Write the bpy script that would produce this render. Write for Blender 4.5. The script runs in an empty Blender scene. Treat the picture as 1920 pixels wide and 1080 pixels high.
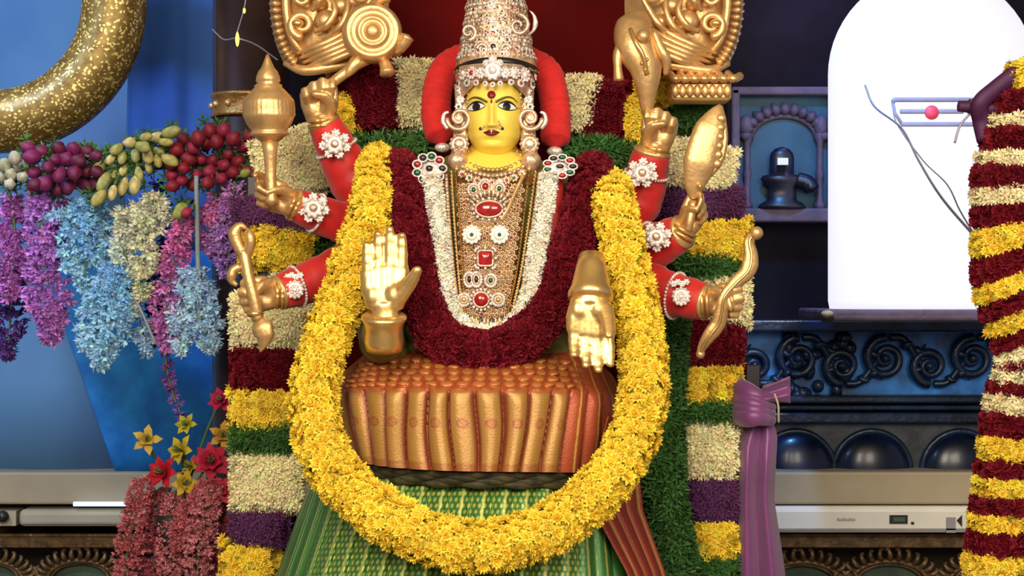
import bpy, math, random
import numpy as np
from mathutils import Vector, Matrix, Euler

rng = np.random.default_rng(11)
random.seed(11)
pi = math.pi
SC = bpy.context.scene
COL = SC.collection

# ------------------------------------------------------------------ camera, world, lights, exposure
K = 0.0013          # metres per photo pixel at the idol (Y = 0)
D = 4.0             # camera distance to the idol
ZC = 1.7            # camera height


def ks(Y):
    return K * (D + Y) / D


def at(px, py, Y):
    k = ks(Y)
    return np.array([(px - 960.0) * k, Y, ZC + (540.0 - py) * k])


cam_d = bpy.data.cameras.new('camera')
cam = bpy.data.objects.new('camera', cam_d)
COL.objects.link(cam)
cam.location = (0, -D, ZC)
cam.rotation_euler = (pi / 2, 0, 0)
cam_d.sensor_width = 36
cam_d.lens = 36 * D / (1920 * K)
cam_d.clip_start = 0.05
SC.camera = cam

world = bpy.data.worlds.new('world')
SC.world = world
world.use_nodes = True
bg = world.node_tree.nodes['Background']
bg.inputs[0].default_value = (0.75, 0.72, 0.85, 1)
bg.inputs[1].default_value = 0.28

SC.view_settings.view_transform = 'Standard'
SC.view_settings.look = 'None'
SC.view_settings.exposure = 0.0
SC.view_settings.gamma = 1.0
SC.view_settings.use_curve_mapping = False


def lamp(name, kind, loc, target, energy, color, size=1.0, spot=60, blend=0.6, size_y=None):
    d = bpy.data.lights.new(name, kind)
    d.energy = energy
    d.color = color
    if kind == 'AREA':
        d.size = size
        if size_y:
            d.shape = 'RECTANGLE'
            d.size_y = size_y
    else:
        d.shadow_soft_size = size
    if kind == 'SPOT':
        d.spot_size = math.radians(spot)
        d.spot_blend = blend
    o = bpy.data.objects.new(name, d)
    COL.objects.link(o)
    o.location = loc
    v = Vector(target) - Vector(loc)
    o.rotation_euler = v.to_track_quat('-Z', 'Y').to_euler()
    return o


# hall lamps in front of and above the idol (warm), added downlights for the lower wall, and the blue stage spots on the wall behind
lamp('hall_flood_warm', 'AREA', (-1.0, -4.4, 3.4), (0, 0, 1.5), 185, (1.0, 0.88, 0.70), 2.0)
lamp('hall_flood_right', 'AREA', (1.6, -4.2, 3.0), (0.1, 0, 1.4), 105, (1.0, 0.89, 0.73), 1.8)
lamp('added_downlight_right', 'SPOT', (1.4, -0.4, 4.0), (1.45, 2.2, 0.85), 150, (1.0, 0.88, 0.66), 0.2, 34, 0.5)  # unseen lamp added to brighten the white air conditioner and ledge
lamp('added_downlight_left', 'SPOT', (-1.7, -0.4, 4.0), (-1.6, 2.2, 0.9), 120, (1.0, 0.86, 0.62), 0.2, 34, 0.5)  # unseen lamp added to brighten the ledge and lower wall on this side
lamp('stage_spot_blue', 'SPOT', (-2.6, -0.6, 3.9), (-1.6, 2.6, 1.7), 330, (0.42, 0.62, 1.0), 0.15, 75, 0.8)
lamp('stage_spot_frieze', 'SPOT', (0.9, 0.9, 3.6), (1.5, 2.5, 1.45), 190, (0.12, 0.40, 1.0), 0.1, 50, 0.7)

# ------------------------------------------------------------------ mesh helpers


class MB:
    """collects shapes; build() links them as one mesh object"""

    def __init__(self):
        self.V, self.F, self.M, self.C, self.n = [], [], [], [], 0

    def add(self, V, F, mat=0, col=(1, 1, 1)):
        V = np.asarray(V, float)
        F = F if isinstance(F, list) else [F]
        c = np.asarray(col, float)
        if c.ndim == 1:
            c = np.tile(c[:3], (len(V), 1))
        self.V.append(V)
        self.C.append(c[:, :3])
        for f in F:
            f = np.asarray(f, int)
            if len(f) == 0:
                continue
            self.F.append(f + self.n)
            self.M.append(np.full(len(f), mat) if np.isscalar(mat) else np.asarray(mat))
        self.n += len(V)
        return self

    def mesh(self, name, mats, smooth=True, colors=False):
        me = bpy.data.meshes.new(name)
        V = np.concatenate(self.V)
        cnt = np.concatenate([np.full(len(f), f.shape[1]) for f in self.F])
        loops = np.concatenate([f.ravel() for f in self.F])
        me.vertices.add(len(V))
        me.vertices.foreach_set('co', V.astype(np.float32).ravel())
        me.loops.add(len(loops))
        me.loops.foreach_set('vertex_index', loops.astype(np.int32))
        me.polygons.add(len(cnt))
        st = np.concatenate([[0], np.cumsum(cnt)[:-1]])
        me.polygons.foreach_set('loop_start', st.astype(np.int32))
        me.polygons.foreach_set('loop_total', cnt.astype(np.int32))
        for m in (mats if isinstance(mats, (list, tuple)) else [mats]):
            me.materials.append(m)
        me.polygons.foreach_set('material_index', np.concatenate(self.M).astype(np.int32))
        me.polygons.foreach_set('use_smooth', np.full(len(cnt), smooth))
        if colors:
            C = np.concatenate(self.C)
            a = me.color_attributes.new('Col', 'FLOAT_COLOR', 'POINT')
            a.data.foreach_set('color', np.c_[C, np.ones(len(C))].astype(np.float32).ravel())
        me.update(calc_edges=True)
        me.validate()
        return me

    def build(self, name, mats, parent=None, smooth=True, colors=False, origin=None):
        if origin is not None:
            self.V = [v - np.asarray(origin) for v in self.V]
        me = self.mesh(name, mats, smooth, colors)
        o = bpy.data.objects.new(name, me)
        COL.objects.link(o)
        if origin is not None:
            o.location = origin
        if parent is not None:
            o.parent = parent
            if parent.type == 'EMPTY':
                o.matrix_parent_inverse = Matrix.Translation(-Vector(parent.location))
        return o


def tag(o, label, cat, group=None, kind=None):
    o['label'] = label
    o['category'] = cat
    if group:
        o['group'] = group
    if kind:
        o['kind'] = kind
    return o


def thing(name, label, cat, loc=(0, 0, 0), group=None, kind=None):
    o = bpy.data.objects.new(name, None)
    COL.objects.link(o)
    o.location = [float(x) for x in loc]
    o.empty_display_size = 0.05
    return tag(o, label, cat, group, kind)


def stuff(o):
    o['kind'] = 'stuff'
    return o


def nrm(v):
    v = np.asarray(v, float)
    return v / (np.linalg.norm(v, axis=-1, keepdims=True) + 1e-12)


def catmull(pts, n=8):
    P = np.asarray(pts, float)
    P = np.vstack([2 * P[0] - P[1], P, 2 * P[-1] - P[-2]])
    out = []
    for i in range(1, len(P) - 2):
        p0, p1, p2, p3 = P[i - 1], P[i], P[i + 1], P[i + 2]
        for t in np.linspace(0, 1, n, endpoint=False):
            out.append(0.5 * ((2 * p1) + (-p0 + p2) * t + (2 * p0 - 5 * p1 + 4 * p2 - p3) * t * t
                              + (-p0 + 3 * p1 - 3 * p2 + p3) * t ** 3))
    out.append(P[-2])
    return np.array(out)


def pxpath(pts, n=8):
    """pts (px, py, Y) -> smooth world path"""
    return catmull([at(*p) for p in pts], n)


def frames(P, ref=None):
    P = np.asarray(P, float)
    T = np.gradient(P, axis=0)
    T = nrm(T)
    N = np.zeros_like(P)
    r = np.array([0, -1, 0.02]) if ref is None else np.asarray(ref, float)
    if abs(np.dot(nrm(r), T[0])) > 0.95:
        r = np.array([1, 0.1, 0.3])
    n0 = nrm(r - np.dot(r, T[0]) * T[0])
    N[0] = n0
    for i in range(1, len(P)):
        v = N[i - 1] - np.dot(N[i - 1], T[i]) * T[i]
        N[i] = nrm(v)
    B = np.cross(T, N)
    return T, N, B


def tube(P, r, n=8, flat=1.0, cap=True, ref=None):
    """sweep; flat scales the thickness along the frame normal (towards the viewer)"""
    P = np.asarray(P, float)
    T, N, B = frames(P, ref)
    r = np.broadcast_to(np.asarray(r, float), (len(P),))
    a = np.linspace(0, 2 * pi, n, endpoint=False)
    V = (P[:, None, :] + (N[:, None, :] * (np.cos(a) * flat)[None, :, None]
                          + B[:, None, :] * np.sin(a)[None, :, None]) * r[:, None, None]).reshape(-1, 3)
    m = len(P)
    i = np.arange(m - 1)[:, None] * n
    j = np.arange(n)[None, :]
    j2 = (j + 1) % n
    Q = np.stack([i + j, i + j2, i + n + j2, i + n + j], -1).reshape(-1, 4)
    F = [Q]
    if cap:
        c0, c1 = len(V), len(V) + 1
        V = np.vstack([V, P[0] - T[0] * r[0] * .3, P[-1] + T[-1] * r[-1] * .3])
        jj = np.arange(n)
        F.append(np.stack([np.full(n, c0), (jj + 1) % n, jj], -1))
        b = (m - 1) * n
        F.append(np.stack([np.full(n, c1), b + jj, b + (jj + 1) % n], -1))
    return V, F


def grid_faces(m, n, wrap=False):
    i = np.arange(m - 1)[:, None] * n
    j = np.arange(n if wrap else n - 1)[None, :]
    j2 = (j + 1) % n
    return np.stack([i + j, i + j2, i + n + j2, i + n + j], -1).reshape(-1, 4)


def lathe(prof, n=24, flute=None):
    """prof: (r, z); axis +z. flute(z_index) -> (count, amp)"""
    prof = np.asarray(prof, float)
    a = np.linspace(0, 2 * pi, n, endpoint=False)
    R = prof[:, 0][:, None] * np.ones(n)[None, :]
    if flute is not None:
        for k in range(len(prof)):
            c, amp = flute(k)
            if amp:
                R[k] *= 1 + amp * np.abs(np.sin(a * c / 2))
    V = np.stack([R * np.cos(a), R * np.sin(a), np.repeat(prof[:, 1][:, None], n, 1)], -1).reshape(-1, 3)
    F = grid_faces(len(prof), n, True)
    c0, c1 = len(V), len(V) + 1
    V = np.vstack([V, [0, 0, prof[0, 1]], [0, 0, prof[-1, 1]]])
    jj = np.arange(n)
    b = (len(prof) - 1) * n
    return V, [F, np.stack([np.full(n, c0), (jj + 1) % n, jj], -1),
               np.stack([np.full(n, c1), b + jj, b + (jj + 1) % n], -1)]


def sphere(c, r, nu=12, nv=8):
    r = np.broadcast_to(np.asarray(r, float), (3,))
    t = np.linspace(0, pi, nv + 1)
    prof = np.c_[np.sin(t), -np.cos(t)]
    prof[0, 0] = prof[-1, 0] = 1e-4
    V, F = lathe(prof, nu)
    return V * r + np.asarray(c), F


def box(c, h):
    c, h = np.asarray(c, float), np.asarray(h, float)
    s = np.array([[x, y, z] for x in (-1, 1) for y in (-1, 1) for z in (-1, 1)], float)
    F = np.array([[0, 1, 3, 2], [4, 6, 7, 5], [0, 4, 5, 1], [2, 3, 7, 6], [0, 2, 6, 4], [1, 5, 7, 3]])
    return c + s * h, F


def pbox(x0, y0, x1, y1, Y0, Y1, Yref=None):
    """box whose front face (Y0) covers the photo rectangle x0..x1, y0..y1"""
    a = at(x0, y1, Y0 if Yref is None else Yref)
    b = at(x1, y0, Y0 if Yref is None else Yref)
    c = [(a[0] + b[0]) / 2, (Y0 + Y1) / 2, (a[2] + b[2]) / 2]
    return box(c, [(b[0] - a[0]) / 2, abs(Y1 - Y0) / 2, (b[2] - a[2]) / 2])


def xf(V, M):
    M = np.asarray(M, float)
    return V @ M[:3, :3].T + M[:3, 3]


def basis(X, Y, Z, o, s=1.0):
    M = np.eye(4)
    M[:3, 0], M[:3, 1], M[:3, 2] = nrm(X) * s, nrm(Y) * s, nrm(Z) * s
    M[:3, 3] = o
    return M


def axis_to(Z, o, s=1.0, ref=(0, 0, 1)):
    """matrix whose local z is Z"""
    Z = nrm(Z)
    r = np.asarray(ref, float)
    if abs(np.dot(r, Z)) > .98:
        r = np.array([1., 0, 0])
    X = nrm(np.cross(r, Z))
    return basis(X, np.cross(Z, X), Z, o, s)


def bevel(o, w, seg=2):
    m = o.modifiers.new('bevel', 'BEVEL')
    m.width = w
    m.segments = seg
    m.limit_method = 'ANGLE'
    return o


def spiral(c, r0, r1, turns, a0, Y, n=28, sgn=1):
    """photo-pixel spiral round (cx, cy) at depth Y"""
    t = np.linspace(0, 1, n)
    a = a0 + sgn * turns * 2 * pi * t
    r = r0 + (r1 - r0) * t
    return np.array([at(c[0] + rr * math.cos(aa), c[1] + rr * math.sin(aa), Y) for rr, aa in zip(r, a)])


def fuse(mb, voxel, it=4):
    me = mb.mesh('tmp', [])
    o = bpy.data.objects.new('tmp', me)
    COL.objects.link(o)
    m = o.modifiers.new('r', 'REMESH')
    m.mode = 'VOXEL'
    m.voxel_size = voxel
    s = o.modifiers.new('s', 'SMOOTH')
    s.iterations = it
    s.factor = .5
    dg = bpy.context.evaluated_depsgraph_get()
    e = o.evaluated_get(dg).to_mesh()
    V = np.zeros(len(e.vertices) * 3, np.float32)
    e.vertices.foreach_get('co', V)
    tot = np.zeros(len(e.polygons), np.int32)
    e.polygons.foreach_get('loop_total', tot)
    lv = np.zeros(len(e.loops), np.int32)
    e.loops.foreach_get('vertex_index', lv)
    st = np.concatenate([[0], np.cumsum(tot)[:-1]])
    F = []
    for k in (3, 4):
        s_ = st[tot == k]
        if len(s_):
            F.append(np.stack([lv[s_ + i] for i in range(k)], -1))
    V = V.reshape(-1, 3).astype(float)
    bpy.data.objects.remove(o)
    bpy.data.meshes.remove(me)
    return V, F


# ------------------------------------------------------------------ materials
def mat(name, col, rough=.5, metal=0., var=.12, scale=30., bump=0., bscale=120., sheen=0., emit=None, estr=0., coat=0., col2=None, spec=.5):
    m = bpy.data.materials.new(name)
    m.use_nodes = True
    nt = m.node_tree
    b = nt.nodes['Principled BSDF']
    b.inputs['Roughness'].default_value = rough
    b.inputs['Metallic'].default_value = metal
    b.inputs['Specular IOR Level'].default_value = spec
    if sheen:
        b.inputs['Sheen Weight'].default_value = sheen
    if coat:
        b.inputs['Coat Weight'].default_value = coat
        b.inputs['Coat Roughness'].default_value = .1
    tc = nt.nodes.new('ShaderNodeTexCoord')
    if col == 'attr':
        a = nt.nodes.new('ShaderNodeVertexColor')
        a.layer_name = 'Col'
        nt.links.new(a.outputs[0], b.inputs['Base Color'])
    else:
        nz = nt.nodes.new('ShaderNodeTexNoise')
        nz.inputs['Scale'].default_value = scale
        nz.inputs['Detail'].default_value = 4
        nt.links.new(tc.outputs['Object'], nz.inputs['Vector'])
        rp = nt.nodes.new('ShaderNodeValToRGB')
        c = np.array(col[:3])
        c2 = np.array(col2[:3]) if col2 is not None else np.clip(c * (1 + var), 0, 1)
        c1 = c if col2 is not None else c * (1 - var)
        rp.color_ramp.elements[0].position = .35
        rp.color_ramp.elements[1].position = .65
        rp.color_ramp.elements[0].color = (*c1, 1)
        rp.color_ramp.elements[1].color = (*c2, 1)
        nt.links.new(nz.outputs[0], rp.inputs[0])
        nt.links.new(rp.outputs[0], b.inputs['Base Color'])
    if bump:
        n2 = nt.nodes.new('ShaderNodeTexNoise')
        n2.inputs['Scale'].default_value = bscale
        n2.inputs['Detail'].default_value = 3
        nt.links.new(tc.outputs['Object'], n2.inputs['Vector'])
        bm = nt.nodes.new('ShaderNodeBump')
        bm.inputs['Strength'].default_value = bump
        bm.inputs['Distance'].default_value = .01
        nt.links.new(n2.outputs[0], bm.inputs['Height'])
        nt.links.new(bm.outputs[0], b.inputs['Normal'])
    if emit is not None:
        b.inputs['Emission Color'].default_value = (*emit, 1)
        b.inputs['Emission Strength'].default_value = estr
    return m


M = {}
M['gold'] = mat('gold_metal', (.76, .47, .19), .38, .68, .12, 25, .12, 90)
M['gold_bright'] = mat('polished_gold', (.84, .54, .19), .30, .8, .1, 20, .06, 60)
M['gold_dark'] = mat('aged_gold', (.38, .2, .055), .4, .7, .3, 30, .3, 80)
M['jewel_gold'] = mat('pale_jewel_gold', (.72, .50, .33), .3, .6, .25, 60, .2, 150)
M['silver'] = mat('white_stones', (.84, .72, .66), .25, .3, .25, 120, .25, 250)
M['red_gem'] = mat('red_gem', (.35, .012, .015), .12, 0, .3, 60, coat=.8)
M['green_gem'] = mat('green_gem', (.01, .09, .035), .12, 0, .3, 60, coat=.8)
M['black_gem'] = mat('dark_gem', (.03, .02, .018), .2, 0, .3, 60, coat=.5)
M['skin'] = mat('yellow_painted_face', (.92, .69, .095), .38, 0, .03, 12, spec=.35)
M['black'] = mat('black_paint', (.012, .008, .007), .35, 0, .2, 30)
M['brow'] = mat('olive_brow_paint', (.10, .085, .012), .5, 0, .2, 30)
M['white'] = mat('white_paint', (.88, .86, .78), .35, 0, .03, 30)
M['lip'] = mat('red_lip_paint', (.24, .012, .012), .35, 0, .15, 40)
M['red'] = mat('red_silk', (.56, .012, .010), .55, 0, .12, 18, .12, 60, sheen=.2)
M['velvet'] = mat('dark_red_velvet', (.085, .0015, .0015), .9, 0, .2, 5, sheen=.05, spec=.1)
M['blouse'] = mat('olive_green_silk', (.17, .16, .03), .5, 0, .35, 22, .1, 60)
M['cloth'] = mat('woven_silk', 'attr', .40, .25, bump=.12, bscale=220)
M['petal'] = mat('fresh_petals', 'attr', .65, 0, spec=.25)
M['satin'] = mat('purple_satin', (.22, .06, .20), .4, .05, .15, 8, .05, 40, sheen=.3)
M['purple_wrap'] = mat('purple_wrap_cloth', (.07, .008, .06), .6, 0, .2, 20)
M['brown'] = mat('dark_brown_lacquer', (.022, .008, .007), .35, 0, .4, 9)
M['wall_dark'] = mat('dark_slate_wall', (.009, .007, .013), .75, 0, .5, 2.2, .2, 20, spec=.12)
M['wall_blue'] = mat('blue_grey_wall', (.13, .25, .42), .7, 0, .2, 1.2, .1, 30)
M['beige'] = mat('beige_stone', (.43, .355, .23), .6, 0, .06, 5, .1, 60)
M['floor'] = mat('brown_granite', (.12, .08, .06), .3, 0, .4, 12)
M['ac'] = mat('white_plastic', (.82, .78, .68), .35, 0, .03, 8)
M['cream_plastic'] = mat('cream_plastic', (.45, .39, .27), .4, 0, .06, 8)
M['dark'] = mat('dark_plastic', (.02, .02, .018), .4, 0, .1, 20)
M['grey'] = mat('grey_plastic', (.3, .29, .3), .5, 0, .1, 20)
M['teal'] = mat('teal_paint', (.02, .085, .13), .6, 0, .25, 6, .1, 40)
M['mauve'] = mat('mauve_stone', (.10, .065, .10), .6, 0, .25, 12, .2, 60)
M['blackstone'] = mat('black_stone', (.008, .008, .018), .35, 0, .2, 20)
M['navy'] = mat('navy_gloss', (.004, .012, .04), .28, 0, .5, 6, coat=.15)
M['navy_carve'] = mat('navy_carving', (.008, .022, .055), .3, 0, .5, 9, .2, 40)
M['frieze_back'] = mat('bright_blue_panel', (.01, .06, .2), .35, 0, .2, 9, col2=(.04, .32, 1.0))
M['spandrel'] = mat('grey_green_stone', (.06, .07, .085), .5, 0, .5, 8, .2, 40)
M['carve'] = mat('brown_gilt_carving', (.17, .10, .04), .4, .4, .4, 30, .2, 80)
M['carve_dark'] = mat('dark_brown_recess', (.03, .018, .01), .7, 0, .3, 10)
M['greenstone'] = mat('green_stone', (.05, .09, .05), .6, 0, .3, 10)
M['stem'] = mat('green_stem', (.10, .16, .05), .6, 0, .2, 30)
M['wire'] = mat('grey_wire', (.30, .30, .34), .4, .3, .1, 20)
M['blue_light_patch'] = mat('bright_blue_light_patch', (.006, .16, .58), .75, 0, .2, 10, .35, 18, col2=(.012, .27, .80))
M['glitter'] = mat('gold_glitter', (.15, .085, .018), .42, .5, .3, 45, .9, 140, col2=(.26, .17, .04))
M['led'] = mat('yellow_led', (.8, .8, .1), .4, 0, .1, 20, emit=(1, .95, .1), estr=2.0)
M['tube_lamp'] = mat('blue_white_lamp', (.7, .8, 1), .4, 0, .1, 20, emit=(.65, .8, 1), estr=1.0)
M['lingam_white'] = mat('glowing_white_acrylic', (.22, .22, .26), .6, 0, .02, 3, emit=(.88, .865, 1.0), estr=.95)
M['bindi'] = mat('red_dot_paint', (.75, .07, .12), .5, 0, .1, 20, emit=(.5, .02, .06), estr=.25)

# sparkle voronoi for the glitter
nt = M['glitter'].node_tree
vo = nt.nodes.new('ShaderNodeTexVoronoi')
vo.inputs['Scale'].default_value = 160
tcn = [n for n in nt.nodes if n.type == 'TEX_COORD'][0]
nt.links.new(tcn.outputs['Object'], vo.inputs['Vector'])
bn = [n for n in nt.nodes if n.type == 'BUMP'][0]
nt.links.new(vo.outputs['Color'], bn.inputs['Height'])
# sparkle painted into the base colour as random brighter flakes
rp_ = nt.nodes.new('ShaderNodeValToRGB')
rp_.color_ramp.elements[0].position = .80
rp_.color_ramp.elements[1].position = .86
sp3 = nt.nodes.new('ShaderNodeSeparateColor')
nt.links.new(vo.outputs['Color'], sp3.inputs[0])
nt.links.new(sp3.outputs[0], rp_.inputs[0])
mx_ = nt.nodes.new('ShaderNodeMixRGB')
pb_ = nt.nodes['Principled BSDF']
old = pb_.inputs['Base Color'].links[0].from_socket
nt.links.new(rp_.outputs[0], mx_.inputs[0])
nt.links.new(old, mx_.inputs[1])
mx_.inputs[2].default_value = (.75, .60, .20, 1)
nt.links.new(mx_.outputs[0], pb_.inputs['Base Color'])

# ------------------------------------------------------------------ flowers
def petal_set(rings):
    """rings: (count, length, width, elevation deg, curl deg) -> template (V, F list)"""
    V, Q, T = [], [], []
    for ri, (c, L, w, el, cu) in enumerate(rings):
        for k in range(c):
            a = 2 * pi * (k + .5 * (ri % 2)) / c + .2 * math.sin(7.3 * k + ri)
            e = math.radians(el + 9 * math.sin(k * 4.1 + ri))
            r = np.array([math.cos(a), math.sin(a), 0])
            s = np.array([-math.sin(a), math.cos(a), 0])
            up = np.array([0, 0, 1.])
            d1 = r * math.cos(e) + up * math.sin(e)
            e2 = e + math.radians(cu)
            d2 = r * math.cos(e2) + up * math.sin(e2)
            b = r * .05
            m = b + d1 * L * .6
            t = m + d2 * L * .4
            n = len(V)
            V += [b - s * w * .3, b + s * w * .3, m + s * w * .5, m - s * w * .5, t]
            Q.append([n, n + 1, n + 2, n + 3])
            T.append([n + 3, n + 2, n + 4])
    return np.array(V), [np.array(Q), np.array(T)]


T_MUM = petal_set([(11, 1.0, .42, 12, -10), (9, .85, .4, 38, 15), (7, .62, .36, 62, 25)])
T_JAS = petal_set([(7, 1.0, .34, 25, -25), (6, .9, .3, 60, -10)])
T_ROSE = petal_set([(8, 1.0, .8, 10, 30), (7, .8, .75, 35, 35), (5, .55, .6, 60, 40)])
T_LEAF = petal_set([(5, 1.3, .26, 22, -25), (4, 1.1, .22, 55, -20)])
T_SPRIG = petal_set([(5, 1.0, .42, 35, -30), (3, .8, .34, 70, -20)])


def scatter(T, P, N, size, col, jit=.10, sj=.25, tilt=.35):
    Vt, Ft = T
    P, N = np.asarray(P, float), nrm(N)
    n = len(P)
    N = nrm(N + rng.normal(0, tilt, (n, 3)))
    ref = np.where(np.abs(N[:, 2:3]) > .9, np.array([[1., 0, 0]]), np.array([[0, 0, 1.]]))
    X = nrm(np.cross(ref, N))
    Yv = np.cross(N, X)
    a = rng.uniform(0, 2 * pi, n)[:, None]
    X, Yv = X * np.cos(a) + Yv * np.sin(a), Yv * np.cos(a) - X * np.sin(a)
    R = np.stack([X, Yv, N], -1) * (np.asarray(size) * rng.uniform(1 - sj, 1 + sj, n))[:, None, None]
    V = np.einsum('nij,vj->nvi', R, Vt) + P[:, None, :]
    F = [(f[None] + (np.arange(n) * len(Vt))[:, None, None]).reshape(-1, f.shape[1]) for f in Ft]
    col = np.asarray(col, float)
    if col.ndim == 1:
        col = np.tile(col, (n, 1))
    c = col * (1 + rng.normal(0, jit, (n, 1))) * (1 + rng.normal(0, jit * .35, (n, 3)))
    C = np.repeat(np.clip(c, 0, 1), len(Vt), 0)
    return V.reshape(-1, 3), F, C


def resample(P, step):
    P = np.asarray(P, float)
    s = np.concatenate([[0], np.cumsum(np.linalg.norm(np.diff(P, axis=0), axis=1))])
    n = max(2, int(s[-1] / step) + 1)
    t = np.linspace(0, s[-1], n)
    return np.stack([np.interp(t, s, P[:, i]) for i in range(3)], -1), s[-1]


def tube_points(P, r, step, flat=1.0, ref=None):
    """jittered points and normals on a swept tube"""
    Q, L = resample(P, step)
    T, N, B = frames(Q, ref)
    rr = r if np.isscalar(r) else np.interp(np.linspace(0, 1, len(Q)), np.linspace(0, 1, len(r)), r)
    out_p, out_n = [], []
    rm = float(np.mean(rr))
    m = max(5, int(2 * pi * rm / step))
    for i in range(len(Q)):
        a = np.linspace(0, 2 * pi, m, endpoint=False) + (i % 2) * pi / m + rng.normal(0, .3 / m * 2, m)
        ri = rr if np.isscalar(rr) else rr[i]
        n = N[i][None] * np.cos(a)[:, None] * flat + B[i][None] * np.sin(a)[:, None]
        p = Q[i][None] + n * ri + T[i][None] * rng.normal(0, step * .25, m)[:, None]
        out_p.append(p)
        out_n.append(nrm(N[i][None] * np.cos(a)[:, None] + B[i][None] * np.sin(a)[:, None] * flat))
    return np.concatenate(out_p), np.concatenate(out_n)


YEL = (.93, .69, .06)
CRM = (.95, .85, .50)
MAR = (.19, .006, .016)
PUR = (.13, .035, .12)
GRN = (.045, .13, .025)
WHT = (.93, .88, .74)

# ================================================================== the setting
def struct(o, label, cat):
    return tag(o, label, cat, kind='structure')


YW = 2.6     # back wall plane
struct(MB().add(*box((0, .5, -.05), (5, 5, .05))).build('floor', M['floor'], smooth=False),
       'brown granite floor of the temple hall', 'floor')
w = MB()
w.add(*pbox(430, -700, 2900, 600, YW, YW + .2), 0)
w.add(*pbox(-1100, -700, 430, 600, YW, YW + .2), 1)
wb = at(0, 600, YW)
w.add(*box(((at(-1100, 0, YW)[0] + at(2900, 0, YW)[0]) / 2, YW + .1, wb[2] / 2),
           ((at(2900, 0, YW)[0] - at(-1100, 0, YW)[0]) / 2, .1, wb[2] / 2)), 2)
struct(MB().add(*box((0, .5, 4.35), (5, 5, .05))).build('ceiling', M['beige'], smooth=False), 'plain ceiling of the temple hall', 'ceiling')
struct(w.build('wall_back', [M['wall_dark'], M['wall_blue'], M['carve_dark']], smooth=False),
       'back wall of the hall, blue-grey beyond the hanging flowers and dark slate beyond the glowing lingam', 'wall')

# long beige ledge, gilt moulding
YL = 2.2
struct(bevel(MB().add(*pbox(-900, 885, 2800, 946, YL, YW)).build('trim_1', M['beige'], smooth=False), .01),
       'long plain beige stone ledge above the air conditioners', 'ledge')
t2 = MB().add(*pbox(-900, 1006, 2800, 1022, YL + .1, YW))
t2.add(*tube(np.array([at(-900, 1004, YL + .1), at(2800, 1004, YL + .1)]), .008, 8))
t2.add(*tube(np.array([at(-900, 1024, YL + .11), at(2800, 1024, YL + .11)]), .007, 8))
struct(t2.build('trim_2', M['carve'], smooth=False), 'thin gilt moulding running above the carved gables', 'moulding')

# ---- blue-lit carved frieze right of the idol
def frieze():
    Yf = 2.35
    root = thing('trim_3', 'dark carved scroll frieze lit blue under the glowing lingam', 'frieze', at(1620, 745, Yf), kind='structure')
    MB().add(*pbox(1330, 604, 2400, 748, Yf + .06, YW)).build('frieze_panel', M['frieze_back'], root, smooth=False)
    b = MB()
    for (y0, y1, d) in ((600, 622, -.05), (742, 756, -.04), (760, 770, -.02), (774, 794, -.05)):
        b.add(*pbox(1330, y0, 2400, y1, Yf + d, YW))
    bevel(b.build('frieze_rail', M['navy_carve'], root, smooth=False), .008)
    # scroll work: pairs of curling volutes with linking stems
    x = 1415
    k = 0
    while x < 2250:
        r = 34 if k % 2 == 0 else 40
        cy = 686 if k % 2 == 0 else 672
        sg = 1 if k % 2 == 0 else -1
        s = MB()
        sp = spiral((x, cy), r, 5, 1.75, pi * (.5 if sg > 0 else -.5), Yf + .02, 40, sg)
        s.add(*tube(sp, np.linspace(.019, .010, len(sp)), 8))
        s.add(*sphere(at(x, cy, Yf + .01), .018))
        st = pxpath([(x + 8, cy + sg * r, Yf + .03), (x + 34, cy + sg * (r - 4), Yf + .02), (x + 58, cy, Yf + .02), (x + 78, cy - sg * 22, Yf + .03)])
        s.add(*tube(st, np.linspace(.016, .009, len(st)), 8))
        for (dx, dy, L) in ((30, 20, 26), (50, -28, 24), (-30, -34, 22)):
            lf = pxpath([(x + dx, cy + sg * dy, Yf + .03), (x + dx + L * .6, cy + sg * (dy + 8), Yf + .01), (x + dx + L, cy + sg * (dy - 6), Yf + .03)], 5)
            s.add(*tube(lf, np.array([.006, .014, .018, .016, .012, .011, .01, .008, .006, .005, .004])[:len(lf)], 6))
        s.build('scroll', M['navy_carve'], root)
        x += 82
        k += 1
    # a broken foliage boss between the scrolls
    f = MB()
    for i in range(26):
        px, py = 1475 + rng.uniform(0, 120), rng.uniform(630, 740)
        f.add(*sphere(at(px, py, Yf + .03), (.02 + .015 * rng.random(), .02, .02 + .02 * rng.random()), 8, 6))
    stuff(f.build('leaf_carving', M['navy_carve'], root))


frieze()


def arcade():
    Yf = 2.3
    root = thing('trim_4', 'row of dark blue arched niches above the beige ledge', 'arcade', at(1650, 885, Yf), kind='structure')
    MB().add(*pbox(1330, 794, 2400, 886, Yf + .06, YW)).build('niche_wall', M['spandrel'], root, smooth=False)
    for cx in (1492, 1634, 1800, 1962, 2124):
        m = MB()
        k = ks(Yf)
        R = 72 * k
        c = at(cx, 884, Yf + .06)
        # domed glossy shell
        a = np.linspace(0, pi, 25)
        ph = np.linspace(0, pi / 2, 9)
        V = np.array([[c[0] + R * math.cos(aa) * math.cos(p), c[1] - .07 * math.sin(p), c[2] + R * 1.05 * math.sin(aa) * math.cos(p)] for p in ph for aa in a])
        m.add(V, grid_faces(9, 25))
        m.build('niche_shell', M['navy'], root)
        rim = np.array([[c[0] + R * 1.02 * math.cos(aa), c[1] - .01, c[2] + R * 1.07 * math.sin(aa)] for aa in a])
        MB().add(*tube(rim, .012, 8)).build('niche_rim', M['navy_carve'], root)


arcade()


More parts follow.
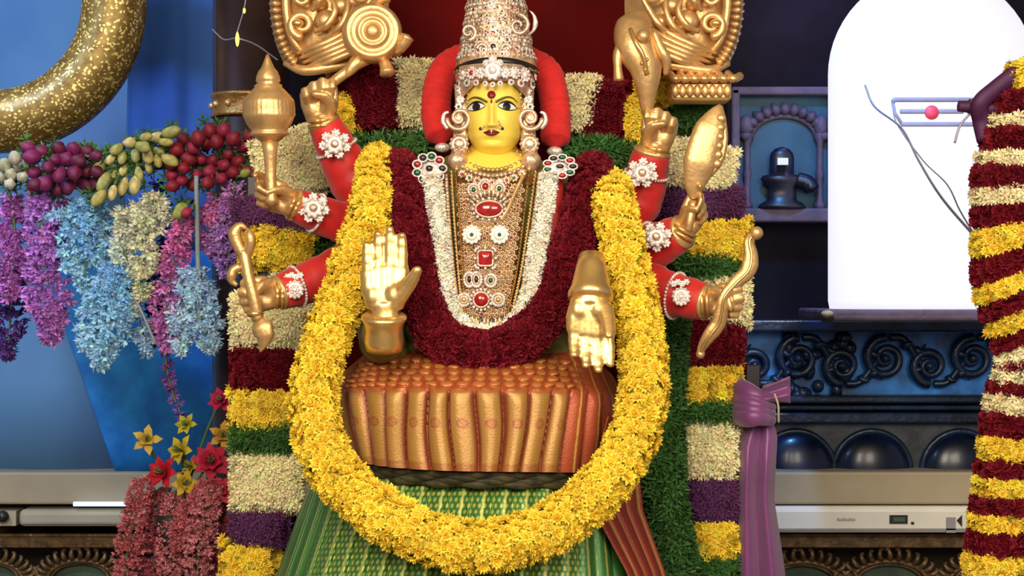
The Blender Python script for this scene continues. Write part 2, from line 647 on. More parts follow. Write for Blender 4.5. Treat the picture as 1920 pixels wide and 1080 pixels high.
def gable(cx, cy, r, label):
    Yg = YL + .12
    root = thing('trim_5', label, 'carving', at(cx, cy, Yg), kind='structure')
    k = ks(Yg)
    a = np.linspace(0, pi, 31)
    arc = lambda rr, dy=0: np.array([at(cx + rr * math.cos(t), cy - rr * .55 * math.sin(t), Yg + dy) for t in a])
    MB().add(*tube(arc(r), .011, 8)).add(*tube(arc(r * .86, .01), .007, 8)).build('arch_moulding', M['carve'], root)
    c = MB()
    P = arc(r * .86, .03)
    c.add(np.vstack([P, at(cx, cy + 40, Yg + .03)]), np.array([[i, i + 1, len(P)] for i in range(len(P) - 1)]))
    c.build('arch_panel', M['greenstone'], root)
    n = 15
    for i in range(n):
        t = pi * (i + .5) / n
        p0 = (cx + r * 1.04 * math.cos(t), cy - r * .58 * math.sin(t))
        d = np.array([math.cos(t), -math.sin(t)])
        q = np.array([-d[1], d[0]]) * (1 if t < pi / 2 else -1)
        L = 20
        pts = [(*p0, Yg), (*(np.array(p0) + d * L * .5 + q * 1), Yg - .02), (*(np.array(p0) + d * L - q * 3), Yg - .015), (*(np.array(p0) + d * L * .95 - q * 8), Yg - .01)]
        MB().add(*tube(pxpath(pts, 4), np.linspace(.012, .006, 13), 6)).build('leaf_tooth', M['carve'], root)
    for s in (-1, 1):
        sp = spiral((cx + s * r * 1.28, cy - 8), 13, 3, 1.4, -pi / 2, Yg - .01, 22, s)
        MB().add(*tube(sp, np.linspace(.009, .006, 22), 6)).build('volute', M['carve'], root)


gable(150, 1085, 62, 'brown gilt carved gable beside the pink hanging amaranth')
gable(-20, 1085, 62, 'brown gilt carved gable at the far end beneath the grey-blue wall')
gable(1505, 1092, 70, 'brown gilt carved gable beside the purple satin drape')
gable(1668, 1092, 72, 'brown gilt carved gable under the middle of the white air conditioner')
gable(1850, 1092, 70, 'brown gilt carved gable behind the striped flower column')

# ---- air conditioners under the ledge
def aircon(x0, x1, y0, y1, m, label, detail):
    Ya, Yb = YL - .02, YL + .2
    root = thing('air_conditioner', label, 'air conditioner', at((x0 + x1) / 2, y1, Ya))
    bevel(MB().add(*pbox(x0, y0, x1, y1, Ya, Yb)).build('casing', m, root, smooth=False), .02, 3)
    MB().add(*pbox(x0 + 8, y1 - 9, x1 - 8, y1 - 6, Ya - .003, Ya + .01)).build('air_slot', M['grey'], root, smooth=False)
    if detail:
        d = MB().add(*pbox(1668, 966, 1702, 982, Ya - .004, Ya + .01)).build('display', M['dark'], root, smooth=False)
        MB().add(*pbox(1675, 970, 1697, 978, Ya - .006, Ya)).build('screen', M['greenstone'], d, smooth=False)
        MB().add(*sphere(at(1711, 981, Ya), (.007, .004, .006))).build('sensor', M['dark'], root)
        MB().add(*pbox(1774, 970, 1792, 999, Ya - .003, Ya + .01)).build('sticker', M['grey'], root, smooth=False)
        a, b, c = at(1794, 976, Ya - .004), at(1804, 966, Ya - .004), at(1804, 988, Ya - .004)
        V = np.array([a, b, c, a + [0, .01, 0], b + [0, .01, 0], c + [0, .01, 0]])
        MB().add(V, [np.array([[0, 1, 2], [5, 4, 3]]), np.array([[0, 3, 4, 1], [1, 4, 5, 2], [2, 5, 3, 0]])]).build('black_mark', M['dark'], root, smooth=False)
        lg = MB()
        for i in range(9):
            h = 2.6 if i % 3 else 4.2
            lg.add(*pbox(1570 + i * 3.9, 975 - h, 1572.4 + i * 3.9, 977, Ya - .002, Ya + .01))
        lg.build('badge', M['grey'], root, smooth=False)


aircon(1420, 1862, 950, 1000, M['ac'], 'white air conditioner with small display under the beige ledge', True)
aircon(34, 520, 956, 988, M['cream_plastic'], 'cream air conditioner behind the pink hanging amaranth', False)
tag(MB().add(*tube(np.array([at(138, 945, YL - .03), at(260, 945, YL - .03)]), .009, 10)).build('tube_light', M['tube_lamp']),
    'thin blue-white tube light under the beige ledge', 'light')
kn = thing('plug_knob', 'small black knob at the end of the cream air conditioner', 'knob', at(5, 975, YL))
MB().add(*tube(np.array([at(5, 968, YL + .02), at(5, 968, YL - .03)]), .022, 12)).build('knob_body', M['dark'], kn)
MB().add(*pbox(-20, 958, 30, 986, YL, YL + .1)).build('back_plate', M['cream_plastic'], kn, smooth=False)

# ---- stone ledge, glowing lingam
YS = 1.7
lg = thing('trim_6', 'mauve stone shelf carrying the glowing white lingam', 'shelf', at(1700, 604, YS), kind='structure')
bevel(MB().add(*pbox(1548, 581, 2000, 602, YS, 2.25)).build('shelf_slab', M['mauve'], lg, smooth=False), .01)

YLg = 2.0
kL = ks(YLg)
RL = 194 * kL
DL = .16                      # the dome is a shallow half-round light box
c0 = at(1747, 580, YLg)
c0[2] = at(1747, 581, YS)[2]
ztop = at(1747, 140, YLg)[2] - c0[2]
prof = [(RL * .985, 0), (RL, .03)] + [(RL, z) for z in np.linspace(.1, ztop, 6)] + [(RL * math.cos(t), ztop + RL * math.sin(t)) for t in np.linspace(.1, pi / 2 - .02, 14)]
V, F = lathe(prof, 64)
V[:, 1] *= DL / RL
lin = thing('glowing_lingam', 'large glowing white domed lingam with grey stripes and red dot', 'lingam', c0)
MB().add(V + c0, F).build('dome', M['lingam_white'], lin)


def on_dome(px, py):
    yy = YLg - DL
    for _ in range(6):
        p = at(px, py, yy)
        q = min(.98, abs(p[0] - c0[0]) / RL)
        yy = YLg - DL * math.sqrt(1 - q * q)
    return at(px, py, yy - .003)


for (x0, x1, y) in ((1680, 1832, 187), (1688, 1806, 209), (1690, 1826, 233)):
    P = [on_dome(x, y) for x in np.linspace(x0, x1, 24)]
    if y == 187:
        P = [on_dome(1674, 192), on_dome(1676, 188)] + P
    MB().add(*tube(np.array(P), .0085, 8, .5)).build('stripe', mat('pale_grey_stripe', (.33, .31, .42), .6, 0, .05), lin)
MB().add(*tube(np.array([on_dome(1674, 192), on_dome(1678, 212), on_dome(1692, 234)]), .006, 8, .5)).build('stripe_end', mat('pale_grey_stripe', (.33, .31, .42), .6, 0, .05), lin)
V, F = lathe([(.001, -.004), (.024, -.004), (.026, 0), (.024, .006), (.001, .006)], 24)
MB().add(xf(V, axis_to((0, -1, 0), on_dome(1747, 211))), F).build('red_dot', M['bindi'], lin)
lamp('lingam_glow', 'POINT', at(1545, -10, 2.35), (0, 0, 0), 4.5, (.45, .40, 1.0), .12)

kb = thing('lamp_holder', 'small dark lamp holder with cream cap on the shelf corner', 'lamp', at(1549, 606, YS - .02))
MB().add(*sphere(at(1549, 594, YS - .03), (.028, .03, .02))).build('holder_body', M['dark'], kb)
MB().add(*sphere(at(1551, 588, YS - .05), (.022, .02, .012))).build('cap', M['beige'], kb)

# ---- lingam shrine picture
def shrine():
    Yp = 2.45
    root = thing('shrine_relief', 'mauve framed shrine relief of a black lingam under a leafy arch', 'shrine', at(1465, 412, Yp))
    MB().add(*pbox(1384, 172, 1560, 402, Yp + .06, YW)).build('back_panel', M['teal'], root, smooth=False)
    for (n, r) in (('frame_stile', (1372, 165, 1388, 412)), ('frame_stile', (1556, 165, 1572, 412)), ('frame_rail', (1372, 162, 1572, 178)), ('frame_sill', (1372, 390, 1572, 416))):
        bevel(MB().add(*pbox(*r, Yp, YW)).build(n, M['mauve'], root, smooth=False), .008)
    # arch band of leaves
    cx, cy, r = 1469, 262, 62
    arc = np.array([at(cx + r * math.cos(t), cy - r * .72 * math.sin(t), Yp + .05) for t in np.linspace(0, pi, 30)])
    MB().add(*tube(arc, .012, 8)).build('arch', M['mauve'], root)
    for i in range(13):
        t = pi * (i + .5) / 13
        a = (cx + r * math.cos(t), cy - r * .74 * math.sin(t))
        b = (cx + (r + 24) * math.cos(t), cy - (r * .74 + 24) * math.sin(t))
        MB().add(*tube(pxpath([(*a, Yp + .05), ((a[0] + b[0]) / 2 + 3, (a[1] + b[1]) / 2, Yp + .03), (*b, Yp + .05)], 4), np.array([.008, .012, .016, .019, .020, .018, .014, .009, .004]), 6)).build('arch_leaf', M['mauve'], root)
    for s in (-1, 1):
        x = cx + s * 68
        pr = [(.022, 0), (.022, .02), (.014, .03), (.013, .12), (.018, .14), (.013, .16), (.013, .26), (.022, .28), (.022, .3)]
        V, F = lathe(pr, 12)
        MB().add(V + at(x, 392, Yp + .04), F).build('pilaster', M['mauve'], root)
        MB().add(*sphere(at(x + s * 2, 236, Yp + .04), (.03, .03, .045))).build('capital', M['mauve'], root)
    k = ks(Yp)
    b = at(1466, 391, Yp + .02)
    L = MB()
    V, F = lathe([(46 * k, 0), (42 * k, 8 * k), (28 * k, 16 * k), (26 * k, 40 * k), (36 * k, 48 * k), (40 * k, 56 * k), (36 * k, 62 * k), (23 * k, 64 * k), (23 * k, 95 * k), (21 * k, 104 * k), (14 * k, 112 * k), (2 * k, 116 * k)], 28)
    V[:, 1] *= .5
    L.add(V + b, F)
    sp = pxpath([(1495, 338, Yp + .02), (1515, 344, Yp + .01), (1522, 356, Yp + .0)], 6)
    L.add(*tube(sp, np.linspace(16, 15, len(sp)) * k, 10))
    L.build('lingam', M['blackstone'], root)
    MB().add(*pbox(1458, 296, 1478, 309, Yp - .035, Yp)).build('white_mark', M['white'], root, smooth=False)


shrine()

# ---- blue cloth backdrops and a sheet for the blue stage light on the left
def drape(x0, x1, y0, y1, Y, amp, n, slope=0., ny=2):
    U = np.linspace(0, 1, n)
    V = []
    for j in range(ny):
        t = j / (ny - 1)
        for u in U:
            xs = x0 + slope * t
            x = xs + (x1 - xs) * u
            V.append(at(x, y0 + (y1 - y0) * t, Y + amp * math.sin(u * 9) + amp * .4 * math.sin(u * 19 + 1)))
    return np.array(V), grid_faces(ny, n)


o = MB().add(*drape(-260, 420, -650, 882, 2.32, .02, 90, ny=10)).build('painted_backdrop', None or mat('painted_sky_cloth', (.08, .18, .44), .8, 0, .2, 1.6, col2=(.11, .27, .50)))
o.modifiers.new('t', 'SOLIDIFY').thickness = .01
tag(o, 'pale blue painted cloth backdrop behind the gold ring', 'backdrop')
o = MB().add(*drape(60, 440, 440, 882, 2.235, .012, 60, slope=155, ny=10)).build('blue_curtain_or_light', M['blue_light_patch'])  # patch of stage light on the wall, built as a bright blue sheet
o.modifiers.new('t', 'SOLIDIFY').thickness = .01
tag(o, 'bright blue sheet standing in for a slanted patch of stage light below the hanging flowers', 'cloth')
o = MB().add(*drape(262, 402, -850, 470, 1.75, .012, 60, slope=-30, ny=10)).build('blue_curtain_or_light', mat('royal_blue_cloth', (.022, .09, .38), .8, 0, .15, 3, col2=(.03, .13, .46)))
o.modifiers.new('t', 'SOLIDIFY').thickness = .01
tag(o, 'royal blue hanging cloth between the gold ring and the brown pillar', 'cloth')

# brown pillar with gilt band
pl = thing('wooden_pillar', 'dark brown lacquered pillar with gilt band behind the mace', 'pillar', at(472, 1080, .9) * [1, 1, 0])
x, k = at(472, 540, .9)[0], ks(.9)
ztop = 4.3
V, F = lathe([(80 * k, 0), (80 * k, .12), (72 * k, .15), (72 * k, ztop)], 32)
MB().add(V + [x, .9, 0], F).build('shaft', M['brown'], pl)
zb = at(0, 200, .9)[2]
V, F = lathe([(73 * k, -22 * k), (76 * k, -22 * k), (76 * k, -16 * k), (74 * k, -14 * k), (74 * k, 14 * k), (76 * k, 16 * k), (76 * k, 22 * k), (73 * k, 22 * k)], 32)
bd = MB().add(V + [x, .9, zb], F).build('gilt_band', M['gold_dark'], pl)
for a in np.linspace(-pi * .95, -pi * .05, 7):
    V, F = sphere((0, 0, 0), 7 * k, 10, 6)
    MB().add(V + [x + 73 * k * math.cos(a), .9 + 73 * k * math.sin(a), zb], F).build('boss', M['gold'], bd)
fs = thing('fairy_light', 'yellow fairy light bead on a thin wire before the brown pillar', 'light', at(445, 72, .6))
MB().add(*tube(pxpath([(398, 55, .7), (420, 74, .65), (445, 72, .6), (480, 84, .5), (520, 112, .4)]), .0022, 6)).build('wire', M['wire'], fs)
V, F = lathe([(.001, -.020), (.004, -.014), (.006, 0), (.004, .014), (.001, .022)], 12)
MB().add(V + at(445, 74, .59), F).build('bead', M['led'], fs)
MB().add(*tube(pxpath([(462, -30, .62), (459, 10, .62), (445, 60, .6)]), .0018, 6)).build('wire', M['wire'], fs)
V, F = sphere(at(458, 20, .61), (.004, .004, .008), 8, 6)
MB().add(V, F).build('bead', M['led'], fs)

# ---- big gold glitter ring
Yr = 1.1
kr = ks(Yr)
cx, cy, r = -8, 6, 222
a = np.linspace(0, 2 * pi, 97)[:-1]
P = np.array([at(cx + r * math.cos(t), cy + r * math.sin(t), Yr) for t in a])
nn = 28
b = np.linspace(0, 2 * pi, nn, endpoint=False)
ctr = at(cx, cy, Yr)
V = []
for p in P:
    rad = nrm(p - ctr)
    for bb in b:
        V.append(p + (rad * math.cos(bb) + np.array([0, -1, 0]) * math.sin(bb)) * 60 * kr)
V = np.array(V)
i = np.arange(96)[:, None]
j = np.arange(nn)[None]
F = np.stack([i * nn + j, ((i + 1) % 96) * nn + j, ((i + 1) % 96) * nn + (j + 1) % nn, i * nn + (j + 1) % nn], -1).reshape(-1, 4)
tag(MB().add(V, F).build('gold_ring', M['glitter']), 'thick gold glitter ring resting on the flower swag', 'ring')

# frame that carries the swag of hanging flowers (mostly hidden in them)
fr = thing('decoration_frame', 'dark metal frame hidden behind the hanging artificial flowers', 'frame', at(-130, 0, .85) * [1, 1, 0])
za = at(0, 330, .85)
f = MB()
for px in (-130, 400):
    xx = at(px, 0, .85)[0]
    MB().add(*tube(np.array([[xx, .92, 0], [xx, .92, za[2]]]), .016, 10)).build('post', M['dark'], fr)
MB().add(*tube(np.array([[at(-130, 0, .92)[0], .92, za[2]], [at(420, 0, .92)[0], .92, za[2] + .05]]), .016, 10)).build('rail', M['dark'], fr)

# ================================================================== hanging artificial flowers
def spray(pts, w, Y, col, label, n=150, size=.023, group=None, col2=None, top=.35):
    """drooping flower spray: pts in pixels along the stem, w half width in px"""
    P = pxpath([(x, y, Y) for x, y in pts], 10)
    root = thing('flower_spray', label, 'flower spray', P[0], group)
    MB().add(*tube(P, np.linspace(.005, .002, len(P)), 6)).build('stem', M['stem'], root)
    t = rng.uniform(.0, 1, n) ** .9
    idx = t * (len(P) - 1)
    i0 = np.clip(idx.astype(int), 0, len(P) - 2)
    fr_ = (idx - i0)[:, None]
    C = P[i0] * (1 - fr_) + P[i0 + 1] * fr_
    prof = np.clip(top + (1 - top) * np.sin(np.clip(t * 1.25, 0, 1) * pi * .62), 0, 1) * (1 - .75 * np.clip((t - .72) / .28, 0, 1))
    a = rng.uniform(0, 2 * pi, n)
    rr = np.sqrt(rng.uniform(.15, 1, n)) * w * .80 * ks(Y) * prof
    off = np.stack([np.cos(a), np.sin(a) * .7, np.zeros(n)], -1)
    pos = C + off * rr[:, None]
    tan = nrm(P[-1] - P[0])
    N = off * .7 + tan[None] * .8
    cc = np.tile(np.asarray(col, float), (n, 1))
    if col2 is not None:
        s = np.clip(t + rng.normal(0, .15, n), 0, 1)[:, None]
        cc = cc * (1 - s) + np.asarray(col2)[None] * s
    V, F, Cc = scatter(T_SPRIG, pos, N, size, cc, .12, .3, .3)
    stuff(MB().add(V, F, 0, Cc).build('blossoms', M['petal'], root, smooth=False, colors=True))
    return root


LAV, MAUV, LBL, WBL, PNK, CRW, DPU = (.56, .25, .72), (.52, .18, .56), (.30, .62, .95), (.52, .74, .97), (.85, .27, .58), (.86, .86, .68), (.12, .05, .26)
spray([(18, 360), (28, 450), (18, 560)], 42, .72, MAUV, 'mauve flower spray hanging under the ivory buds', 200)
spray([(75, 350), (80, 460), (92, 560), (95, 640)], 52, .66, LAV, 'long lavender spray under the magenta buds', 340, col2=(.52, .2, .60))
spray([(24, 470), (22, 560), (14, 670)], 36, .86, DPU, 'dark purple spray hanging behind the mauve one', 170)
spray([(108, 340), (104, 420), (62, 500)], 34, .70, (.48, .2, .55), 'short orchid-pink spray between lavender and pale blue sprays', 130)
spray([(165, 375), (130, 400), (88, 405)], 30, .66, LBL, 'sky-blue spray arm reaching sideways to the lavender spray', 80, col2=(.46, .78, 1.0))
spray([(160, 370), (140, 440), (128, 500)], 36, .64, LBL, 'sky-blue spray drooping from beside the magenta buds', 120, col2=(.46, .78, 1.0))
spray([(168, 370), (165, 450), (155, 545)], 34, .65, LBL, 'sky-blue spray with narrow tip above the lower sky-blue spray', 110, col2=(.46, .78, 1.0))
spray([(190, 375), (198, 430), (205, 500)], 30, .67, LBL, 'sky-blue spray beside the cream sprays', 100, col2=(.5, .8, 1.0))
spray([(215, 490), (190, 560), (160, 650)], 44, .60, LBL, 'lower sky-blue spray leaning toward the slanted blue light patch', 190, col2=(.50, .80, 1.0))
spray([(222, 495), (212, 590), (188, 690)], 44, .58, LBL, 'lower sky-blue spray with the lowest tip', 190, col2=(.50, .80, 1.0))
spray([(230, 385), (235, 470), (245, 590)], 28, .60, CRW, 'cream spray hanging from the yellow-green buds beside the blue spray', 150, col2=(.62, .72, .7))
spray([(262, 380), (270, 450), (268, 560)], 32, .58, CRW, 'cream spray under the longest yellow-green buds', 170, col2=(.72, .74, .5))
spray([(285, 360), (292, 390), (300, 430)], 30, .60, CRW, 'short cream spray under the last yellow-green buds', 70)
spray([(252, 560), (265, 610), (275, 660)], 22, .64, WBL, 'small pale spray below the cream sprays', 60)
spray([(345, 410), (330, 480), (312, 580), (314, 650)], 40, .60, PNK, 'pink spray with a thin trailing tip beside cream', 230, col2=(.62, .25, .62))
spray([(316, 600), (312, 680), (325, 740), (345, 790)], 13, .66, (.38, .08, .32), 'thin plum trailing strand below the pink spray', 46, .016, col2=(.2, .1, .45))
spray([(405, 360), (400, 430), (402, 480)], 38, .62, PNK, 'pink spray under the red buds next to the grey stem', 140, col2=(.6, .3, .66))
spray([(440, 340), (432, 430), (425, 515)], 40, .58, (.62, .28, .58), 'pink-lilac spray beside the gold goad', 170, col2=(.52, .32, .75))
spray([(352, 500), (345, 580), (338, 660)], 34, .58, WBL, 'pale blue spray with its tip beside the plum strand', 140, col2=(.6, .82, 1.0))
spray([(372, 500), (380, 580), (395, 655)], 40, .56, WBL, 'pale blue spray hanging from the grey stem', 170, col2=(.6, .82, 1.0))
spray([(300, 335), (300, 480), (300, 560), (290, 640)], 34, .86, (.06, .06, .32), 'dark indigo spray hanging behind cream and pink', 150)
tag(MB().add(*tube(pxpath([(368, 330, .56), (370, 430, .56), (372, 520, .56), (374, 600, .56)]), .007, 8)).build('bare_stem', mat('grey_green_stem', (.25, .3, .3), .6)),
    'bare grey-green stem hanging below the red buds', 'stem')
tag(MB().add(*tube(pxpath([(248, 550, .58), (268, 590, .58), (292, 645, .58)]), .004, 6)).build('ribbon_stem', M['grey']),
    'thin grey stem slanting below the cream sprays', 'stem')


def bud_cluster(spots, Y, cols, label, r, elong, hang):
    c = np.mean([[s[0], s[1]] for s in spots], 0)
    root = thing('bud_cluster', label, 'flower buds', at(c[0], c[1], Y), 'bud clusters on the flower swag')
    prof = [(.05, -1.0), (.5, -.85), (.85, -.45), (1.0, 0), (.85, .5), (.5, .85), (.15, 1.0)]
    V0, F0 = lathe(prof, 10)
    a = np.arctan2(V0[:, 1], V0[:, 0])
    V0[:, :2] *= (1 + .10 * np.cos(a * 5))[:, None]
    ml = []
    for cc in cols:
        ml.append(MB().add(V0 * r * ks(Y) * np.array([1, 1, elong]), F0).mesh('bud', mat('bud_petals', cc, .6, 0, .25, 60)))
    lf = MB()
    for i, (x, y) in enumerate(spots):
        p = at(x, y, Y + rng.uniform(-.05, .05))
        d = nrm(np.array([(x - c[0]) / 60 + rng.normal(0, .3), -.5, hang * 1.0 + (c[1] - y) / 60]))
        o = bpy.data.objects.new('bud', ml[i % len(ml)])
        COL.objects.link(o)
        Mx = axis_to(d, p, rng.uniform(.85, 1.2))
        o.parent = root
        o.matrix_parent_inverse = Matrix.Translation(-Vector(root.location))
        o.matrix_basis = Matrix(Mx.tolist())
        q = p - d * r * ks(Y) * elong
        root_p = at(c[0] + (x - c[0]) * .5, c[1] + (y - c[1]) * .4, Y + .08)
        lf.add(*tube(catmull([q, (q + root_p) / 2 + [0, 0, .01], root_p], 4), .004, 5))
    lf.build('stems', M['stem'], root)
    # small leaves among the buds
    n = len(spots) * 3
    P = np.array([at(s[0] + rng.normal(0, 8), s[1] + rng.normal(0, 8), Y + .05) for s in spots for _ in range(3)])
    V, F, C = scatter(T_LEAF, P, np.tile([0, -1, .2], (n, 1)), .022, GRN, .25)
    stuff(MB().add(V, F, 0, C).build('leaves', M['petal'], root, smooth=False, colors=True))


def spots(poly_x, y_top, y_bot, n, dmin):
    out = []
    tries = 0
    while len(out) < n and tries < 5000:
        tries += 1
        x = rng.uniform(*poly_x)
        u = (x - poly_x[0]) / (poly_x[1] - poly_x[0])
        y = rng.uniform(np.interp(u, [0, .5, 1], y_top), np.interp(u, [0, .5, 1], y_bot))
        if all((x - a) ** 2 + (y - b) ** 2 > dmin ** 2 for a, b in out):
            out.append((x, y))
    return out


bud_cluster(spots((0, 52), (300, 295, 290), (340, 350, 330), 8, 17), .62, [(.38, .38, .26), (.46, .44, .34)], 'ivory buds at the outer end of the flower swag', 11, 1.3, .3)
bud_cluster(spots((52, 182), (275, 268, 290), (345, 360, 350), 30, 19), .60, [(.13, .005, .05), (.17, .008, .08), (.10, .004, .03)], 'magenta buds on the flower swag under the gold ring', 13, 1.25, -.3)
bud_cluster(spots((180, 322), (300, 262, 245), (380, 350, 300), 30, 19), .58, [(.42, .36, .10), (.34, .34, .10), (.55, .46, .18)], 'yellow-green buds between the magenta and red buds', 10, 1.8, -.7)
bud_cluster(spots((318, 474), (268, 238, 250), (350, 345, 330), 30, 20), .58, [(.24, .006, .022), (.20, .008, .02), (.28, .012, .045)], 'red buds on the flower swag beside the gold mace', 12, 1.15, .3)
bud_cluster([(460, 325), (472, 330), (340, 392), (350, 398), (335, 400)], .56, [(.30, .33, .06), (.36, .02, .06)], 'few stray green and red buds below the red cluster', 10, 1.2, -.2)

# lower pink arrangement
AMA = (.62, .17, .19)
AM2 = (.74, .28, .30)
for pts, w, Y, c, lb in (
        ([(270, 895), (255, 960), (238, 1040), (230, 1140)], 34, .56, AMA, 'pink amaranth tassel closest to the cream air conditioner'),
        ([(300, 915), (292, 1000), (285, 1130)], 36, .62, (.50, .11, .15), 'dusky pink amaranth tassel behind the outer two'),
        ([(330, 920), (322, 1000), (318, 1130)], 34, .60, AM2, 'pale pink amaranth tassel in the middle of the arrangement'),
        ([(395, 895), (355, 960), (330, 1030)], 32, .54, AMA, 'pink amaranth tassel slanting from below the red bloom'),
        ([(400, 910), (378, 990), (366, 1130)], 38, .52, AM2, 'broad pink amaranth tassel in front of the flower arch'),
        ([(430, 930), (418, 1010), (410, 1130)], 30, .60, (.52, .11, .15), 'dusky pink amaranth tassel beside the purple flower band')):
    spray(pts, w * 1.0, Y, c, lb, 560, .0125, 'pink amaranth tassels below the blue cloth', top=.7)


def bloom(x, y, Y, r, col, label, petals=6, up=.4):
    p = at(x, y, Y)
    root = thing('lily_bloom', label, 'flower', p, 'blooms above the pink amaranth')
    T = petal_set([(petals, 1.0, .5, 30, -35), (petals - 1, .8, .45, 58, -25)])
    k = r * 1.2 * ks(Y)
    Mx = axis_to(nrm([rng.normal(0, .4), -1, up]), p, k)
    m = MB()
    V = T[0]
    m.add(xf(V, Mx), T[1], 0, np.clip(np.array(col) * rng.uniform(.8, 1.2, (len(V), 1)), 0, 1))
    pt = m.build('petals', M['petal'], root, smooth=False, colors=True)
    s = MB()
    s.add(*tube(pxpath([(x, y, Y + .01), (x + (340 - x) * .35, y + 50, Y + .05), (335, 960, Y + .1)], 6), .004, 6))
    s.build('stem', M['stem'], root)
    c = MB()
    for i in range(5):
        a = i * 2 * pi / 5
        e = xf(np.array([[.15 * math.cos(a), .15 * math.sin(a), .8]]), Mx)[0]
        c.add(*tube(np.array([p, e]), .002, 5))
    c.build('stamens', M['stem'], root)


bloom(275, 826, .60, 26, (.55, .36, .05), 'ochre yellow lily above the outermost amaranth', 5)
bloom(351, 797, .60, 20, (.42, .36, .02), 'small yellow bloom standing highest in the arrangement')
bloom(343, 846, .58, 28, (.50, .38, .02), 'large yellow lily below the highest bloom')
bloom(360, 875, .60, 20, (.48, .34, .03), 'yellow lily half hidden behind the red bloom', 5)
bloom(345, 908, .55, 24, (.55, .36, .03), 'yellow lily resting on the pink amaranth')
bloom(418, 818, .58, 26, (.50, .26, .03), 'orange-yellow lily beside the green leaf band', 5)
bloom(308, 888, .56, 30, (.42, .008, .02), 'red bloom beside the yellow resting lily', 7)
bloom(398, 868, .55, 34, (.40, .012, .04), 'large crimson bloom beside the cream flower band', 8)
bloom(415, 922, .54, 28, (.42, .02, .04), 'crimson bloom below the large crimson one', 7)
bloom(417, 752, .60, 24, (.38, .01, .05), 'crimson bloom beside the yellow flower band', 7)
vs = thing('flower_stand', 'dark flower stand hidden under the pink amaranth', 'stand', [at(335, 0, .66)[0], .66, 0])
xv, zv = at(335, 960, .66)[0], at(335, 960, .66)[2]
V, F = lathe([(.14, 0), (.14, .02), (.03, .04), (.02, .08), (.02, zv - .14), (.06, zv - .12), (.09, zv), (.08, zv)], 20)
MB().add(V + [xv, .66, 0], F).build('stand_body', M['dark'], vs)

# ================================================================== throne and flower arch
th = thing('throne', 'throne with dark red velvet back behind the idol', 'throne', (0, .1, 0))
a, b = at(600, 1200, .38), at(1290, -150, .38)
bevel(MB().add(*box(((a[0] + b[0]) / 2, .42, (.3 + b[2]) / 2), ((b[0] - a[0]) / 2, .04, (b[2] - .3) / 2))).build('velvet_back', M['velvet'], th, smooth=False), .02)
bevel(MB().add(*box((-.08, -.06, .36), (.62, .50, .36))).build('seat_plinth', M['gold_dark'], th, smooth=False), .03)
bevel(MB().add(*box((-.08, -.06, .05), (.72, .60, .05))).build('plinth_step', M['gold_dark'], th, smooth=False), .02)


def pillow(cx, cy, hw, hh, Y, depth, ang, T, col, size, step, parent, name='flower_band', jit=.1, e=3.0):
    """flower block: soft cushion core with florets all over its front and sides"""
    k = ks(Y)
    ca, sa = math.cos(ang), math.sin(ang)
    ax, az = hw * k, hh * k
    c = at(cx, cy, Y)
    X = np.array([ca, 0, -sa])
    Z = np.array([sa, 0, ca])
    nx, nz = max(3, int(2.3 * ax / step)), max(3, int(2.3 * az / step))
    u, v = np.meshgrid(np.linspace(-1, 1, nx), np.linspace(-1, 1, nz))
    u = np.clip(u + rng.normal(0, .35 / nx, u.shape), -1, 1).ravel()
    v = np.clip(v + rng.normal(0, .35 / nz, v.shape), -1, 1).ravel()
    h = (1 - np.abs(u) ** e) ** (1 / e) * (1 - np.abs(v) ** e) ** (1 / e)
    P = c + X * (u * ax)[:, None] + Z * (v * az)[:, None] + np.array([0, -1, 0]) * (h * depth)[:, None]
    N = X * (np.sign(u) * np.abs(u) ** 3 * 1.4)[:, None] + Z * (np.sign(v) * np.abs(v) ** 3 * 1.4)[:, None] + np.array([0, -1, 0])
    mb = MB()
    V, F, C = scatter(T, P, N, size, col, jit)
    mb.add(V, F, 0, C)
    # core
    g = np.linspace(-1, 1, 11)
    uu, vv = np.meshgrid(g, g)
    uu, vv = uu.ravel(), vv.ravel()
    hh_ = (1 - np.abs(uu) ** e) ** (1 / e) * (1 - np.abs(vv) ** e) ** (1 / e)
    Vc = c + X * (uu * ax * .97)[:, None] + Z * (vv * az * .97)[:, None] + np.array([0, -1, 0]) * (hh_ * depth * .92)[:, None]
    mb.add(Vc, grid_faces(11, 11)[:, ::-1], 0, np.array(col) * .8)
    o = mb.build(name, M['petal'], parent, smooth=False, colors=True)
    return stuff(o)


arch = thing('flower_arch', 'tall arch of banded cream yellow maroon and purple flowers behind the idol', 'flower arch', (at(500, 0, .25)[0], .27, 0))
TY = {'Y': (T_MUM, YEL, .017, .017), 'C': (T_JAS, CRM, .016, .013), 'M': (T_ROSE, MAR, .017, .014), 'P': (T_LEAF, PUR, .013, .010), 'G': (T_LEAF, GRN, .019, .011)}


def blk(t, cx, cy, hw, hh, ang=0., Y=.22, depth=.06):
    T, c, s, st = TY[t]
    nm = {'Y': 'yellow_flower_band', 'C': 'cream_flower_band', 'M': 'maroon_flower_band', 'P': 'purple_flower_band', 'G': 'green_leaf_band'}[t]
    pillow(cx, cy, hw, hh, Y, depth, ang, T, c, s, st, arch, nm, .10 if t != 'G' else .25)


